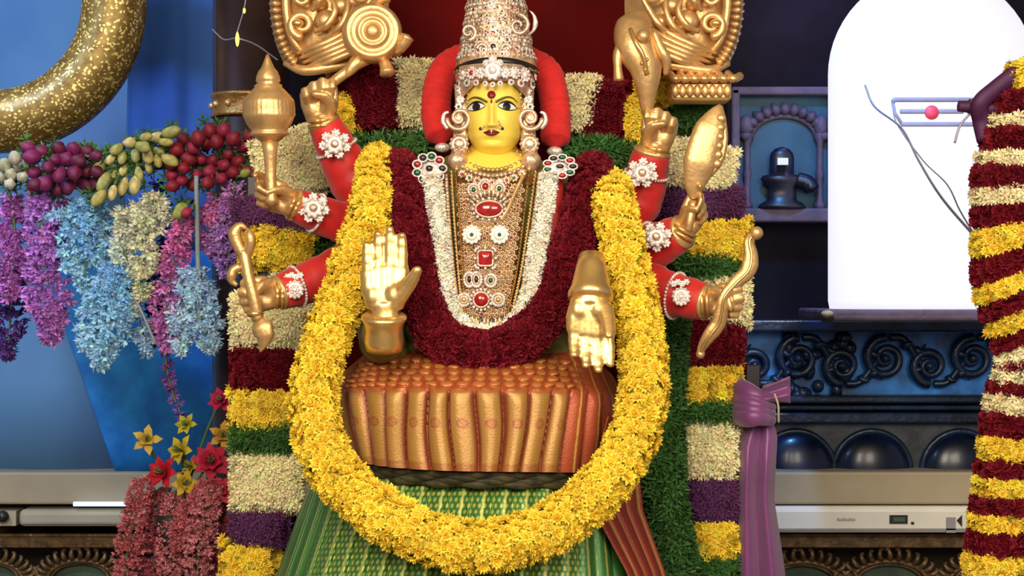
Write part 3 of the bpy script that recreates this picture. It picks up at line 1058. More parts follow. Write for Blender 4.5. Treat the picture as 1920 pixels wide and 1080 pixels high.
L = [('M', 706, 182, 50, 58), ('C', 785, 178, 46, 62), ('Y', 640, 222, 34, 44), ('C', 556, 308, 72, 62, -.3), ('P', 500, 398, 62, 30, -.1),
     ('P', 570, 412, 60, 26), ('Y', 525, 460, 72, 42), ('G', 575, 478, 45, 24, 0, .25), ('C', 515, 604, 78, 52), ('C', 560, 560, 50, 50), ('M', 505, 690, 66, 42), ('Y', 496, 766, 62, 42),
     ('G', 508, 822, 72, 27), ('C', 505, 897, 68, 62), ('P', 487, 988, 52, 36), ('Y', 468, 1052, 52, 42), ('G', 470, 1120, 55, 32), ('M', 470, 1185, 55, 38), ('C', 470, 1265, 55, 45), ('P', 470, 1345, 55, 40)]
R = [('C', 1092, 200, 36, 54), ('M', 1130, 212, 46, 54), ('Y', 1190, 232, 30, 50), ('Y', 1235, 175, 40, 24), ('G', 1300, 215, 40, 28), ('C', 1300, 315, 75, 46, .2),
     ('P', 1310, 382, 82, 30), ('Y', 1345, 452, 62, 42), ('G', 1325, 500, 58, 24), ('C', 1345, 560, 58, 52), ('M', 1320, 640, 70, 46), ('Y', 1320, 722, 66, 42),
     ('G', 1322, 768, 64, 22), ('C', 1328, 838, 56, 60), ('P', 1338, 936, 50, 44), ('Y', 1341, 1010, 46, 42), ('G', 1325, 1070, 70, 34), ('M', 1338, 1140, 50, 40), ('C', 1338, 1225, 50, 46), ('P', 1338, 1315, 50, 42)]
for q in L + R:
    blk(*q)
# leafy strips running inward over the shoulders and down beside the skirt
for pts, r in (([(660, 276, .12), (730, 272, .08), (800, 272, .06)], .020), ([(1045, 288, .06), (1120, 280, .06), (1190, 296, .08)], .022),
               ([(1255, 560, .12), (1245, 700, .08), (1243, 830, .04), (1250, 960, 0.), (1275, 1100, .0), (1275, 1250, .02)], .043)):
    P = pxpath(pts)
    p, n = tube_points(P, r, .013)
    V, F, C = scatter(T_LEAF, p, n, .021, GRN, .28)
    mb = MB().add(V, F, 0, C)
    mb.add(*tube(P, r * .9, 10), 0, np.array(GRN) * .8)
    stuff(mb.build('leaf_strip', M['petal'], arch, smooth=False, colors=True))
for px in (500, 1335):
    xx = at(px, 0, .26)[0]
    zt = at(0, 330, .26)[2]
    bevel(MB().add(*box((xx, .27, zt / 2), (.05, .03, zt / 2))).build('arch_post', M['brown'], arch, smooth=False), .005)
P = pxpath([(500, 400, .27), (560, 300, .27), (690, 190, .27), (930, 150, .27), (1150, 200, .27), (1290, 300, .27), (1335, 400, .27)])
MB().add(*tube(P, .03, 10)).build('arch_rib', M['brown'], arch)

# ---- red ribbed wool garland horseshoe behind the head
P = pxpath([(830, 268, -.01), (818, 215, .02), (824, 155, .03), (850, 118, .05), (930, 100, .08), (1015, 128, .05), (1036, 170, .03), (1042, 225, .02), (1040, 275, -.01)], 20)
rr = np.full(len(P), .037)
rr[:6] = np.linspace(.012, .037, 6)
rr[-6:] = np.linspace(.037, .012, 6)
rr = rr * (1 + .022 * np.sin(np.arange(len(P)) * 1.5) + rng.normal(0, .012, len(P)))
V, F = tube(P, rr, 28)
rg = thing('red_garland', 'thick ribbed red wool garland arched behind the idol head', 'garland', P[0])
MB().add(V, F).build('wool_roll', mat('red_wool', (.60, .012, .010), .85, 0, .1, 40, .15, 90, sheen=.1), rg)
for i in (0, -1):
    V, F = sphere(P[i] + [0, -.005, -.012], (.02, .014, .012))
    MB().add(V, F).build('silver_tip', M['silver'], rg)

# ================================================================== purple drape and striped flower column at the right
def purple_drape():
    root = thing('purple_drape', 'purple satin cloth knotted at the top beside the flower arch', 'drape', at(1430, 1080, .2))
    nu, nv = 90, 40
    V = []
    for j in range(nv):
        v = j / (nv - 1)
        y = 775 + v * 620
        xl = np.interp(v, [0, .1, .5, 1], [1404, 1386, 1384, 1382])
        xr = np.interp(v, [0, .06, .16, .26, .5, 1], [1440, 1458, 1455, 1452, 1474, 1482])
        for i in range(nu):
            u = i / (nu - 1)
            fold = .042 * abs(math.sin(u * 5.6 + .9 * v + .3)) ** 1.3 + .010 * math.sin(u * 11 - 3 * v) * v
            V.append(at(xl + (xr - xl) * u, y, .2 - fold * min(1, .3 + v * 5) - .02 * math.sin(pi * u)))
    o = MB().add(np.array(V), grid_faces(nv, nu)[:, ::-1]).build('hanging_cloth', M['satin'], root)
    o.modifiers.new('t', 'SOLIDIFY').thickness = .006
    kt = MB()
    for q in range(5):
        pts = [(1376, 722 + q * 14, .2), (1396, 732 + q * 13, .15 - .006 * q), (1422, 744 + q * 10, .13 - .006 * q), (1448, 742 + q * 12, .16)]
        kt.add(*tube(pxpath(pts), np.interp(np.linspace(0, 1, 25), [0, .5, 1], [.026, .024, .014]), 12, .7))
    kt.build('knot', M['satin'], root)
    w = MB()
    nu = 14
    V = []
    for j in range(8):
        t = j / 7
        for i in range(nu):
            u = i / (nu - 1)
            V.append(at(1430 + 52 * t, 738 - 6 * t + (u - .5) * (30 + 18 * t), .13 - .012 * math.sin(u * 9 + t * 2)))
    o = w.add(np.array(V), grid_faces(8, nu)).build('loose_end', M['satin'], root)
    o.modifiers.new('t', 'SOLIDIFY').thickness = .005
    MB().add(*tube(pxpath([(1452, 738, .1), (1459, 760, .09), (1460, 792, .1)]), .003, 6)).build('tie_string', M['beige'], root)
    bevel(MB().add(*box(at(1410, 540, .26) * [1, 1, 0] + [0, 0, .75], (.02, .02, .75))).build('drape_post', M['brown'], root, smooth=False), .004)


purple_drape()


def flower_column():
    Y = -.12
    base = at(1862, 1080, Y)
    root = thing('flower_column', 'garland-wrapped column striped in maroon cream and yellow flower rings', 'flower column', [base[0], Y, 0])
    key = [(2110, 20, 66), (1954, 150, 66), (1934, 190, 66), (1921, 230, 66), (1901, 300, 66), (1891, 340, 66), (1894, 420, 66), (1891, 470, 66), (1899, 520, 65), (1910, 560, 62), (1928, 640, 56), (1926, 690, 54), (1904, 760, 54), (1891, 850, 53), (1876, 950, 51), (1863, 1050, 48), (1858, 1090, 47), (1856, 1200, 48), (1852, 1400, 48)]
    ky = [k[1] for k in key]
    # ring boundaries (left-edge y), colour
    rings = [(118, 178, 'Y'), (178, 218, 'M'), (218, 244, 'C'), (244, 285, 'M'), (285, 315, 'C'), (315, 352, 'M'), (352, 385, 'C'), (385, 418, 'M'),
             (418, 466, 'Y'), (466, 505, 'M'), (505, 540, 'Y'), (540, 572, 'M'), (572, 606, 'Y'), (606, 636, 'M'), (636, 670, 'C'), (670, 688, 'M'), (688, 720, 'C'), (720, 740, 'M'), (738, 775, 'C'), (775, 818, 'M'),
             (818, 862, 'Y'), (862, 892, 'M'), (892, 930, 'Y'), (930, 962, 'M'), (962, 992, 'Y'), (992, 1036, 'M'), (1036, 1090, 'Y'), (1090, 1130, 'M'), (1130, 1180, 'Y'), (1180, 1220, 'M'), (1220, 1270, 'Y'), (1270, 1310, 'M'), (1310, 1360, 'Y')]
    for y0, y1, t in rings:
        T, c, s, st = TY[t]
        ym = (y0 + y1) / 2
        x = np.interp(ym, ky, [k[0] for k in key])
        r = np.interp(ym, ky, [k[2] for k in key]) * ks(Y)
        sl = np.interp(ym, [380, 470, 520, 650, 720], [0, .35, .5, .45, 0])     # rings slant where the garland twists
        h = (y1 - y0) / 2 * ks(Y)
        c0 = at(x, ym, Y)
        nz = max(2, int(2 * h / st))
        nn = int(2 * pi * r / st)
        P, N = [], []
        for iz in range(nz):
            v = -1 + 2 * (iz + .5) / nz
            bul = 1 + .06 * (1 - v * v)
            for ia in range(nn):
                a = 2 * pi * (ia + .5 * (iz % 2)) / nn + rng.normal(0, .03)
                n = np.array([math.cos(a), math.sin(a), 0])
                P.append(c0 + n * r * bul * .95 + [0, 0, v * h + n[0] * r * sl + rng.normal(0, .002)])
                N.append(n + [0, 0, .4 * v])
        V, F, C = scatter(T, np.array(P), np.array(N), s * (1.0 if t != 'C' else .9), c, .1)
        mb = MB().add(V, F, 0, C)
        V, F = lathe([(r * .9, -h * 1.1), (r * .95, 0), (r * .9, h * 1.1)], 24)
        V = V.copy()
        V[:, 2] += V[:, 0] * sl
        mb.add(V + c0, F, 0, np.array(c) * .8)
        nm = {'Y': 'yellow_flower_ring', 'C': 'cream_flower_ring', 'M': 'maroon_flower_ring'}[t]
        stuff(mb.build(nm, M['petal'], root, smooth=False, colors=True))
    # the wrapped pole inside and its purple cloth struts
    pp = [(1852, 1500, Y), (1856, 1200, Y), (1862, 1050, Y), (1895, 850, Y), (1924, 650, Y), (1893, 450, Y), (1915, 250, Y), (1954, 150, Y), (2000, 100, Y)]
    P = pxpath(pp)
    P = np.vstack([[P[0][0], P[0][1], 0], P])
    MB().add(*tube(P, .03, 12)).build('inner_pole', M['purple_wrap'], root)
    MB().add(*tube(pxpath([(1848, 262, Y), (1840, 225, Y), (1838, 195, Y - .02), (1870, 165, Y - .02), (1960, 95, Y - .02)]), .022, 12, .8)).build('cloth_strut', M['purple_wrap'], root)
    st = MB().add(*tube(pxpath([(1880, 205, Y), (1840, 202, Y), (1797, 199, Y)]), np.linspace(.02, .013, 17), 12)).build('pole_stub', M['purple_wrap'], root)
    for dx in (-5, 0, 5):
        a = np.linspace(0, 2 * pi, 17)
        c = at(1824 + dx, 201, Y)
        MB().add(*tube(np.array([c + [0, .0175 * math.cos(t), .0175 * math.sin(t)] for t in a]), .003, 6)).build('gold_tie', M['gold_dark'], st)
    MB().add(*tube(pxpath([(1818, 214, Y - .02), (1800, 236, Y - .02), (1790, 268, Y - .02)]), .003, 6)).build('tie_end', M['wire'], st)


flower_column()
P = pxpath([(1622, 160, 1.55), (1640, 200, 1.5), (1690, 240, 1.2), (1722, 300, .8), (1765, 370, .4), (1835, 452, -.06)])
tag(MB().add(*tube(P, .0035, 6)).build('hanging_wire', M['wire']), 'grey wire sagging from the glowing lingam to the flower column', 'wire')
P = pxpath([(1672, 190, 1.5), (1682, 232, 1.4), (1730, 300, .9), (1775, 345, .5), (1800, 395, .2), (1832, 448, -.07)])
tag(MB().add(*tube(P, .0022, 6)).build('hanging_wire', M['wire']), 'thinner grey wire sagging beside the thicker one', 'wire')
p = np.array([at(1915 + rng.normal(0, 7), rng.uniform(880, 1090), -.02) for _ in range(220)])
V, F, C = scatter(T_LEAF, p, np.tile([-.3, -1, .1], (220, 1)), .024, (.06, .13, .02), .25)
fl = thing('leaf_bunch', 'green leaves beside the foot of the striped flower column', 'foliage', [at(1915, 0, -.02)[0], -.02, 0])
stuff(MB().add(V, F, 0, C).build('leaves', M['petal'], fl, smooth=False, colors=True))
MB().add(*tube(np.array([[at(1915, 0, 0)[0], .0, 0], at(1915, 900, 0)]), .006, 6)).build('stem', M['stem'], fl)

# ================================================================== the idol
idol = thing('goddess_idol', 'seated many-armed goddess idol with yellow painted face and gold hands', 'idol', (-.06, -.1, .72))
YH = -.10                       # head centre depth
HC = at(926, 205, YH - .09) * [1, 0, 1] + [0, YH, 0]
kh = ks(YH - .09)


def fx(px):
    return (px - 926) * kh


def fz(py):
    return (205 - py) * kh


def g(x, s):
    return np.exp(-(x / s) ** 2)


def face_depth(x, z):
    """distance of the face surface in front of the head centre, local metres"""
    x, z = np.asarray(x, float), np.asarray(z, float)
    xn = fx(922)
    w = np.interp(z, [-.11, -.1, -.092, -.080, -.062, -.04, 0, .04, .08, .115], [.016, .029, .0385, .0495, .0605, .066, .068, .068, .063, .04])
    u = np.clip(np.abs(x) / w, 0, 1)
    hz = np.interp(z, [-.11, -.1, -.094, -.085, -.06, -.02, .03, .08, .115], [.022, .044, .056, .069, .080, .086, .088, .080, .05])
    d = hz * (1 - u ** 2.6) ** .5
    xs = x - xn
    # brow and sockets
    for sx in (-1, 1):
        d = d - .0055 * g(xs - sx * .033, .020) * g(z - fz(199), .012)
        d = d + .003 * g(xs - sx * .034, .022) * g(z - fz(186), .007)
        d = d + .004 * g(xs - sx * .036, .02) * g(z - fz(228), .018)
        d = d + .0055 * g(xs - sx * .0085, .0055) * g(z - fz(235), .005)
    # nose
    nz = np.interp(z, [fz(246), fz(240), fz(236), fz(222), fz(200), fz(184), fz(172)], [0, .004, .017, .015, .0085, .004, 0])
    nw = np.interp(z, [fz(240), fz(232), fz(205), fz(184)], [.0105, .0095, .0065, .009])
    d = d + nz * np.exp(-(xs / nw) ** 2)
    # lips and chin
    d = d + .007 * g(xs, .017) * g(z - fz(249), .0085)
    d = d - .0035 * g(xs, .02) * g(z - fz(262), .005)
    d = d + .006 * g(xs, .018) * g(z - fz(271), .010)
    return d


def face_pt(px, py, off=.0012):
    x, z = fx(px), fz(py)
    return np.array([HC[0] + x, HC[1] - float(face_depth(x, z)) - off, HC[2] + z])


def fpts(pts, off=.0012, n=6):
    P2 = catmull([(a, b, 0) for a, b in pts], n)
    return np.array([face_pt(p[0], p[1], off) for p in P2])


body = MB()
# --- trunk, shoulders and front arms, fused into one skin
tr = MB()
for (px, py, Y, rx, ry, rz) in ((920, 380, -.06, 150, 110, 105), (920, 470, -.06, 138, 112, 110), (918, 560, -.05, 122, 105, 95), (905, 690, -.06, 210, 150, 110),
                                (900, 800, -.12, 240, 190, 110), (760, 355, -.04, 62, 62, 60), (1100, 355, -.04, 62, 62, 60)):
    tr.add(*sphere(at(px, py, Y), np.array([rx, ry, rz]) * ks(Y), 28, 18))
tr.add(*tube(np.array([at(927, 360, -.06), at(927, 300, -.065), at(927, 250, -.07)]), np.array([58, 40, 36]) * K, 24))
# front arms: shoulder - elbow - wrist
for pts, rs in (([(758, 355, -.06), (716, 480, -.06), (712, 600, -.14), (716, 640, -.22), (718, 618, -.36)], [48, 44, 42, 42, 36]),
                ([(1105, 355, -.06), (1135, 450, -.06), (1130, 520, -.12), (1115, 545, -.22), (1108, 560, -.34)], [48, 44, 42, 40, 32])):
    P = pxpath(pts, 5)
    tr.add(*tube(P, np.interp(np.linspace(0, 1, len(P)), np.linspace(0, 1, len(rs)), rs) * K, 18))
# back arms: rooted behind the shoulders
ARMS = {  # shoulder, elbow, wrist
    'l1': ([(742, 380, .0), (670, 345, .0), (608, 232, -.04)], [46, 44, 28]),
    'l2': ([(742, 420, -.02), (655, 420, -.05), (553, 384, -.12)], [46, 36, 27]),
    'l3': ([(742, 450, -.04), (645, 505, -.09), (525, 548, -.17)], [46, 42, 29]),
    'r1': ([(1112, 400, .0), (1192, 385, .0), (1222, 286, -.04)], [46, 40, 32]),
    'r2': ([(1112, 440, -.02), (1205, 465, -.05), (1278, 436, -.12)], [46, 42, 29]),
    'r3': ([(1112, 470, -.04), (1215, 538, -.09), (1322, 566, -.17)], [46, 42, 30]),
}
armP = {}
for k_, (pts, rs) in ARMS.items():
    P = pxpath(pts, 8)
    r = np.interp(np.linspace(0, 1, len(P)), np.linspace(0, 1, len(rs)), rs) * K
    armP[k_] = (P, r)
    tr.add(*tube(P, r * .93, 16))
V, F = fuse(tr, .012, 6)
zc = np.array([V[f].mean(1) for f in F], dtype=object)
mi = []
for f in F:
    c = V[f].mean(1)
    mi.append(np.where((c[:, 2] > at(0, 322, -.1)[2]) & (np.abs(c[:, 0] - at(927, 0, -.1)[0]) < .075), 0, 1))
n0 = body.n
body.V.append(V)
body.C.append(np.ones((len(V), 3)))
for f, m in zip(F, mi):
    body.F.append(f + n0)
    body.M.append(m)
body.n += len(V)
# --- head: face height field in front, rounded skull behind
zt = np.linspace(-.1, .112, 120)
ww = np.interp(zt, [-.11, -.1, -.092, -.080, -.062, -.04, 0, .04, .08, .115], [.016, .029, .0385, .0495, .0605, .066, .068, .068, .063, .04])
na = 121
an = np.linspace(-pi / 2, pi / 2, na)
Vh = []
for z, w_ in zip(zt, ww):
    x = w_ * np.sin(an)
    d = face_depth(x, np.full(na, z))
    Vh.append(np.stack([HC[0] + x, HC[1] - d, np.full(na, HC[2] + z)], -1))
Vh = np.array(Vh)
body.add(Vh.reshape(-1, 3), grid_faces(120, na), 0)
nb = 40
ab = np.linspace(pi / 2, 3 * pi / 2, nb)
Vb = np.array([np.stack([HC[0] + w_ * np.sin(ab), HC[1] - np.cos(ab) * .095 * (w_ / .068), np.full(nb, HC[2] + z)], -1) for z, w_ in zip(zt, ww)])
body.add(Vb.reshape(-1, 3), grid_faces(120, nb), 0)
# chin underside and skull top
for zi in (0, -1):
    ring = np.vstack([Vh[zi], Vb[zi]])
    c = ring.mean(0) + [0, 0, -.006 if zi == 0 else .012]
    n = len(ring)
    tri = np.array([[i, (i + 1) % n, n] for i in range(n)])
    body.add(np.vstack([ring, c]), tri if zi else tri[:, ::-1], 0)
bodyo = body.build('body', [M['skin'], M['blouse']], idol)

# --- face details
for (cx, s) in ((891.5, 1), (951.5, -1)):
    hw = 18.0
    ss = np.linspace(-1, 1, 33)
    inner = -s        # the inner corner is the one next to the nose
    up = lambda t: 199 - 9.0 * (1 - np.abs(t) ** 2.2) ** .9 - 1.5 * t * inner * -1
    lo = lambda t: 200 + 5.5 * (1 - np.abs(t) ** 2.0) - 1.5 * t * inner * -1
    U_ = [(cx + hw * t, up(t)) for t in ss]
    L_ = [(cx + hw * t, lo(t)) for t in ss]
    V = []
    for q in np.linspace(0, 1, 9):
        for (a, b) in zip(U_, L_):
            V.append(face_pt(a[0], a[1] * (1 - q) + b[1] * q, .0012 + .002 * math.sin(pi * q) * (1 - ((a[0] - cx) / hw) ** 2)))
    ey = MB().add(np.array(V), grid_faces(9, 33)[:, ::-1]).build('eye', M['white'], bodyo)
    ix = cx + (1.0 if s > 0 else -1.5)
    Vd = [face_pt(ix, 199.5, .0046)]
    for rr in (3.8, 7.6):
        for t in np.linspace(0, 2 * pi, 24, endpoint=False):
            Vd.append(face_pt(ix + rr * math.cos(t), 198.8 + rr * .95 * math.sin(t), .0044 if rr < 5 else .0036))
    Fd = [np.array([[0, 1 + (i + 1) % 24, 1 + i] for i in range(24)]), np.array([[1 + i, 1 + (i + 1) % 24, 25 + (i + 1) % 24, 25 + i] for i in range(24)])]
    MB().add(np.array(Vd), Fd).build('iris', M['black'], ey)
    P = np.array([face_pt(a, b, .0022) for a, b in U_])
    ext = face_pt(cx - s * (hw + 5), 197 + 2, .0018)
    P = np.vstack([[ext], P]) if s > 0 else np.vstack([P, [ext]])
    rad = np.interp(np.linspace(0, 1, len(P)), [0, .15, .5, .85, 1], [.0006, .0018, .0028, .0018, .0006])
    MB().add(*tube(P, rad, 8, .6)).build('upper_lash', M['black'], ey)
    P = np.array([face_pt(a, b, .0016) for a, b in L_])
    MB().add(*tube(P, np.interp(np.linspace(0, 1, len(P)), [0, .5, 1], [.0007, .0014, .0007]), 8, .6)).build('lower_lash', M['black'], ey)
    P = fpts([(cx + s * 22, 191), (cx + s * 12, 185.5), (cx, 181.5), (cx - s * 10, 182.5), (cx - s * 19, 189.5)], .0012)
    MB().add(*tube(P, np.interp(np.linspace(0, 1, len(P)), [0, .3, .7, 1], [.0026, .0028, .0021, .0009]), 8, .5)).build('eyebrow', M['brow'], bodyo)


def face_disc(px, py, rx, ry, off, m, name):
    Vd = [face_pt(px, py, off + .0012)]
    for t in np.linspace(0, 2 * pi, 24, endpoint=False):
        Vd.append(face_pt(px + rx * math.cos(t), py + ry * math.sin(t), off))
    for t in np.linspace(0, 2 * pi, 24, endpoint=False):
        Vd.append(face_pt(px + rx * math.cos(t), py + ry * math.sin(t), -.002))
    Fd = [np.array([[0, 1 + (i + 1) % 24, 1 + i] for i in range(24)]), np.array([[1 + i, 1 + (i + 1) % 24, 25 + (i + 1) % 24, 25 + i] for i in range(24)])]
    return MB().add(np.array(Vd), Fd).build(name, m, bodyo)


face_disc(921.5, 177.5, 7.8, 7.8, .002, M['lip'], 'bindi')
face_disc(921.5, 190, 1.8, 4, .0016, M['lip'], 'bindi_drop')
# lips
us = np.linspace(-1, 1, 25)
ul = lambda t: (921.5 + 15.5 * t, 248.5 - 6.0 * (1 - abs(t) ** 1.6) + 2.2 * math.exp(-(t / .16) ** 2) - 1.2 * t * t)
ml = lambda t: (921.5 + 15.5 * t, 248.8 - 1.2 * t * t)
ll = lambda t: (921.5 + 15.5 * t, 248.5 + 6.5 * (1 - abs(t) ** 2) - 1.0 * t * t)
for f1, f2, nm in ((ul, ml, 'upper_lip'), (ml, ll, 'lower_lip')):
    V = []
    for q in np.linspace(0, 1, 7):
        for t in us:
            a, b = f1(t), f2(t)
            V.append(face_pt(a[0] * (1 - q) + b[0] * q, a[1] * (1 - q) + b[1] * q, .0008 + .0028 * math.sin(pi * q) ** .7 * (1 - t * t)))
    MB().add(np.array(V), grid_faces(7, 25)[:, ::-1]).build(nm, M['lip'], bodyo)
P = np.array([face_pt(*ml(t), .0012) for t in us])
MB().add(*tube(P, .0008, 6)).build('lip_line', M['black'], bodyo)
# nose ornaments
nj = MB()
for (x, y, r) in ((904, 240, 2.6), (938, 240, 2.6), (936.5, 232, 3.0), (934, 227, 2.2), (939, 235, 2.2), (909, 236, 2.2)):
    nj.add(*sphere(face_pt(x, y, .0015), r * kh, 10, 6))
nj.add(*tube(fpts([(909, 236), (914, 241), (921, 242.5), (929, 241), (936, 234)], .006), .0009, 6))
nj.add(*sphere(face_pt(921.5, 247, .010), (.0024, .0024, .006), 10, 6))
nj.build('nose_jewel', M['jewel_gold'], idol)
for (x, y) in ((900.5, 240.5), (942, 240.5)):
    face_disc(x, y, 2.6, 3, .002, M['black'], 'cheek_dot')

# --- sleeves
for k_, (P, r) in armP.items():
    s = MB()
    n = len(P)
    rr = r * 1.12 * (1 + .03 * np.sin(np.arange(n) * 2.3))
    P2 = catmull(P[::2], 4)
    r2 = np.interp(np.linspace(0, 1, len(P2)), np.linspace(0, 1, n), rr)
    s.add(*tube(P2, r2, 24))
    so = s.build('sleeve', M['red'], idol)
    c = P[-1]
    T_ = nrm(P[-1] - P[-3])
    V, F = lathe([(r[-1] * 1.0, -.004), (r[-1] * 1.12, .0), (r[-1] * 1.12, .006), (r[-1] * .95, .010), (r[-1] * .8, .014)], 24)
    MB().add(xf(V, axis_to(T_, c)), F).build('cuff_band', M['gold'], so)


# --- hands
def hand_mesh(curl, thumb=(35, 25, 20), spread=4., thumb_out=50.):
    """local: wrist at origin, fingers +z, palm faces +y, thumb +x; total length 1"""
    mb = MB()
    bx_ = [.165, .055, -.055, -.16]
    bz = [.50, .53, .51, .46]
    ln = [.42, .47, .43, .34]
    mb.add(*tube(np.array([[0, 0, -.22], [0, 0, -.05], [0, 0, .06]]), np.array([.125, .125, .14]), 16, .85, ref=(0, 1, 0)))
    for i in range(4):
        mb.add(*tube(np.array([[bx_[i] * .55, 0, .02], [bx_[i] * .9, 0, .28], [bx_[i], 0, bz[i]]]), np.array([.095, .095, .082]), 12))
        c = curl[i] if isinstance(curl[0], (tuple, list)) else curl
        p = np.array([bx_[i], 0, bz[i]])
        th_ = 0.
        sp = math.radians(spread * (1.5 - i))
        pts, rs = [p], [.072]
        for L_, cu, r in zip((.46, .30, .24), c, (.064, .058, .046)):
            th_ += math.radians(cu)
            d = np.array([math.sin(sp) * math.cos(th_), math.sin(th_), math.cos(th_) * math.cos(sp)])
            for q in (.5, 1):
                pts.append(p + d * ln[i] * L_ * q)
                rs.append(r * (1.0 if q == 1 else .94))
            p = p + d * ln[i] * L_
        mb.add(*tube(np.array(pts), np.array(rs), 12))
        mb.add(*sphere(p, .045, 10, 8))
    mb.add(*sphere((.10, .05, .17), (.10, .085, .15), 14, 10))
    mb.add(*sphere((-.11, .05, .16), (.08, .07, .14), 14, 10))
    p = np.array([.13, .04, .12])
    a = math.radians(thumb_out)
    d0 = nrm([math.sin(a), .35, math.cos(a)])
    pts, rs = [p], [.09]
    for L_, cu, r in zip((.17, .15, .12), thumb, (.078, .066, .050)):
        # bends back toward the fingers and over the palm
        ax = nrm(np.cross(d0, [-.5, .6, .5]))
        R_ = np.array(Matrix.Rotation(math.radians(cu), 3, Vector(ax)))
        d0 = R_ @ d0
        p = p + d0 * L_
        pts.append(p)
        rs.append(r)
    mb.add(*tube(np.array(pts), np.array(rs), 12))
    mb.add(*sphere(p, .049, 10, 8))
    return fuse(mb, .021, 3)


H_OPEN = hand_mesh([(2, 6, 4)] * 4, (5, 5, 5), 1.0, 38)
H_DOWN = hand_mesh([(6, 8, 6), (8, 10, 8), (10, 10, 8), (12, 12, 8)], (20, 5, 5), 1.0, 28)
H_FIST = hand_mesh([(72, 88, 50), (76, 90, 50), (80, 92, 50), (84, 92, 50)], (45, 30, 30), 2., 45)
H_HALF = hand_mesh([(20, 40, 30), (50, 70, 45), (68, 80, 45), (74, 82, 45)], (35, 25, 15), 4., 45)


def place_hand(H, X, Yp, Z, o, s, m, label=None, wide=1.):
    Mx = basis(X, Yp, Z, o, s)
    V, F = H
    V = xf(V * [wide, 1, 1], Mx)
    if np.linalg.det(Mx[:3, :3]) < 0:
        F = [f[:, ::-1] for f in F]
    h = MB().add(V, F).build('hand', m, idol)
    if label:
        h['label'] = label
    return h


def wristbands(c, T_, r, host, n=3, gap=.012):
    for i in range(n):
        a = np.linspace(0, 2 * pi, 25)
        Mx = axis_to(T_, np.asarray(c) + nrm(T_) * i * gap)
        ring = xf(np.stack([r * np.cos(a), r * np.sin(a), 0 * a], -1), Mx)
        MB().add(*tube(ring, .005, 8, ref=T_)).build('bangle', M['gold_bright'], host)


U = np.array
# raised blessing hand (front) and lowered giving hand (front)
o = at(722, 580, -.42)
h = place_hand(H_OPEN, (1, 0, .0), (0, -1, .12), (-.02, .1, 1), o, .176, M['gold_bright'], 'polished gold raised palm', 1.28)
V, F = lathe([(.040, -.07), (.043, -.05), (.040, -.03), (.044, -.01), (.050, .0), (.050, .006), (.042, .012)], 28)
MB().add(xf(V, axis_to((.02, -.25, 1), at(720, 598, -.41))), F).build('wrist_cuff', M['gold_bright'], idol)
o = at(1106, 556, -.42)
place_hand(H_DOWN, (1, 0, 0), (0, -1, -.12), (.02, -.1, -1), o, .160, M['gold_bright'], 'polished gold lowered palm', 1.42)
V, F = lathe([(.028, .10), (.034, .07), (.040, .04), (.044, .02), (.050, .008), (.050, -.004), (.044, -.012)], 28)
MB().add(xf(V, axis_to((.05, .45, 1), at(1107, 556, -.40))), F).build('wrist_cuff', M['gold_bright'], idol)
# rear hands
HANDS = {
    'l1': (H_FIST, (1, -.2, .1), (.1, -1, .1), (-.08, -.1, 1), at(602, 226, -.05), .150, 1.35),
    'l2': (H_HALF, (.5, -.3, .9), (-.1, -1, -.2), (-1, -.1, .5), at(549, 384, -.13), .138, 1.2),
    'l3': (H_FIST, (.1, -.2, 1), (.0, -1, -.2), (-1, -.15, .0), at(520, 552, -.18), .138, 1.35),
    'r1': (H_FIST, (-1, -.2, .1), (-.1, -1, .1), (.16, -.1, 1), at(1230, 280, -.05), .148, 1.3),
    'r2': (H_HALF, (-.6, -.3, .7), (.1, -1, -.2), (.55, -.1, 1), at(1282, 432, -.13), .132, 1.2),
    'r3': (H_FIST, (-.1, -.2, 1), (0, -1, -.2), (1, -.15, .05), at(1326, 566, -.18), .132, 1.35),
}
for k_, q in HANDS.items():
    h = place_hand(*q[:6], M['gold'], None, q[6])
    wristbands(q[4] - nrm(q[3]) * .012, q[3], .030, h, 2)

# --- skirts
def smooth01(a, b, x):
    t = np.clip((x - a) / (b - a), 0, 1)
    return t * t * (3 - 2 * t)


nu, nv = 620, 130
u, v = np.meshgrid(np.linspace(-1, 1, nu), np.linspace(0, 1, nv))
th_ = u * math.radians(82)
hw = np.interp(v, [0, .15, .38, .7, 1], [222, 258, 284, 275, 258])
xc = 896 - 4 * v
y0 = 634 + 46 * np.abs(u) ** 3
y1 = 884 - 30 * np.clip(-u, 0, 1) ** 2 + 4 * u
py = y0 + (y1 - y0) * v
dep = .12 + .225 * smooth01(0, .42, v) + .035 * v
npl = 8.5
ph = u * npl + .12 * np.sin(v * 5 + u * 9) + .35 * np.clip(-u - .55, 0, 1) * (1 - v)
fr_ = ph - np.floor(ph)
amp_ = 1 + .35 * np.sin(np.floor(ph) * 2.7)
ridge = np.sin(pi * fr_ ** (1 + .25 * np.sin(np.floor(ph) * 1.9))) ** .55
pl_ = smooth01(.30, .5, v) * np.clip(1.15 - .5 * smooth01(.45, .75, u), 0, 1)
off = .024 * amp_ * pl_ * (ridge - .6)
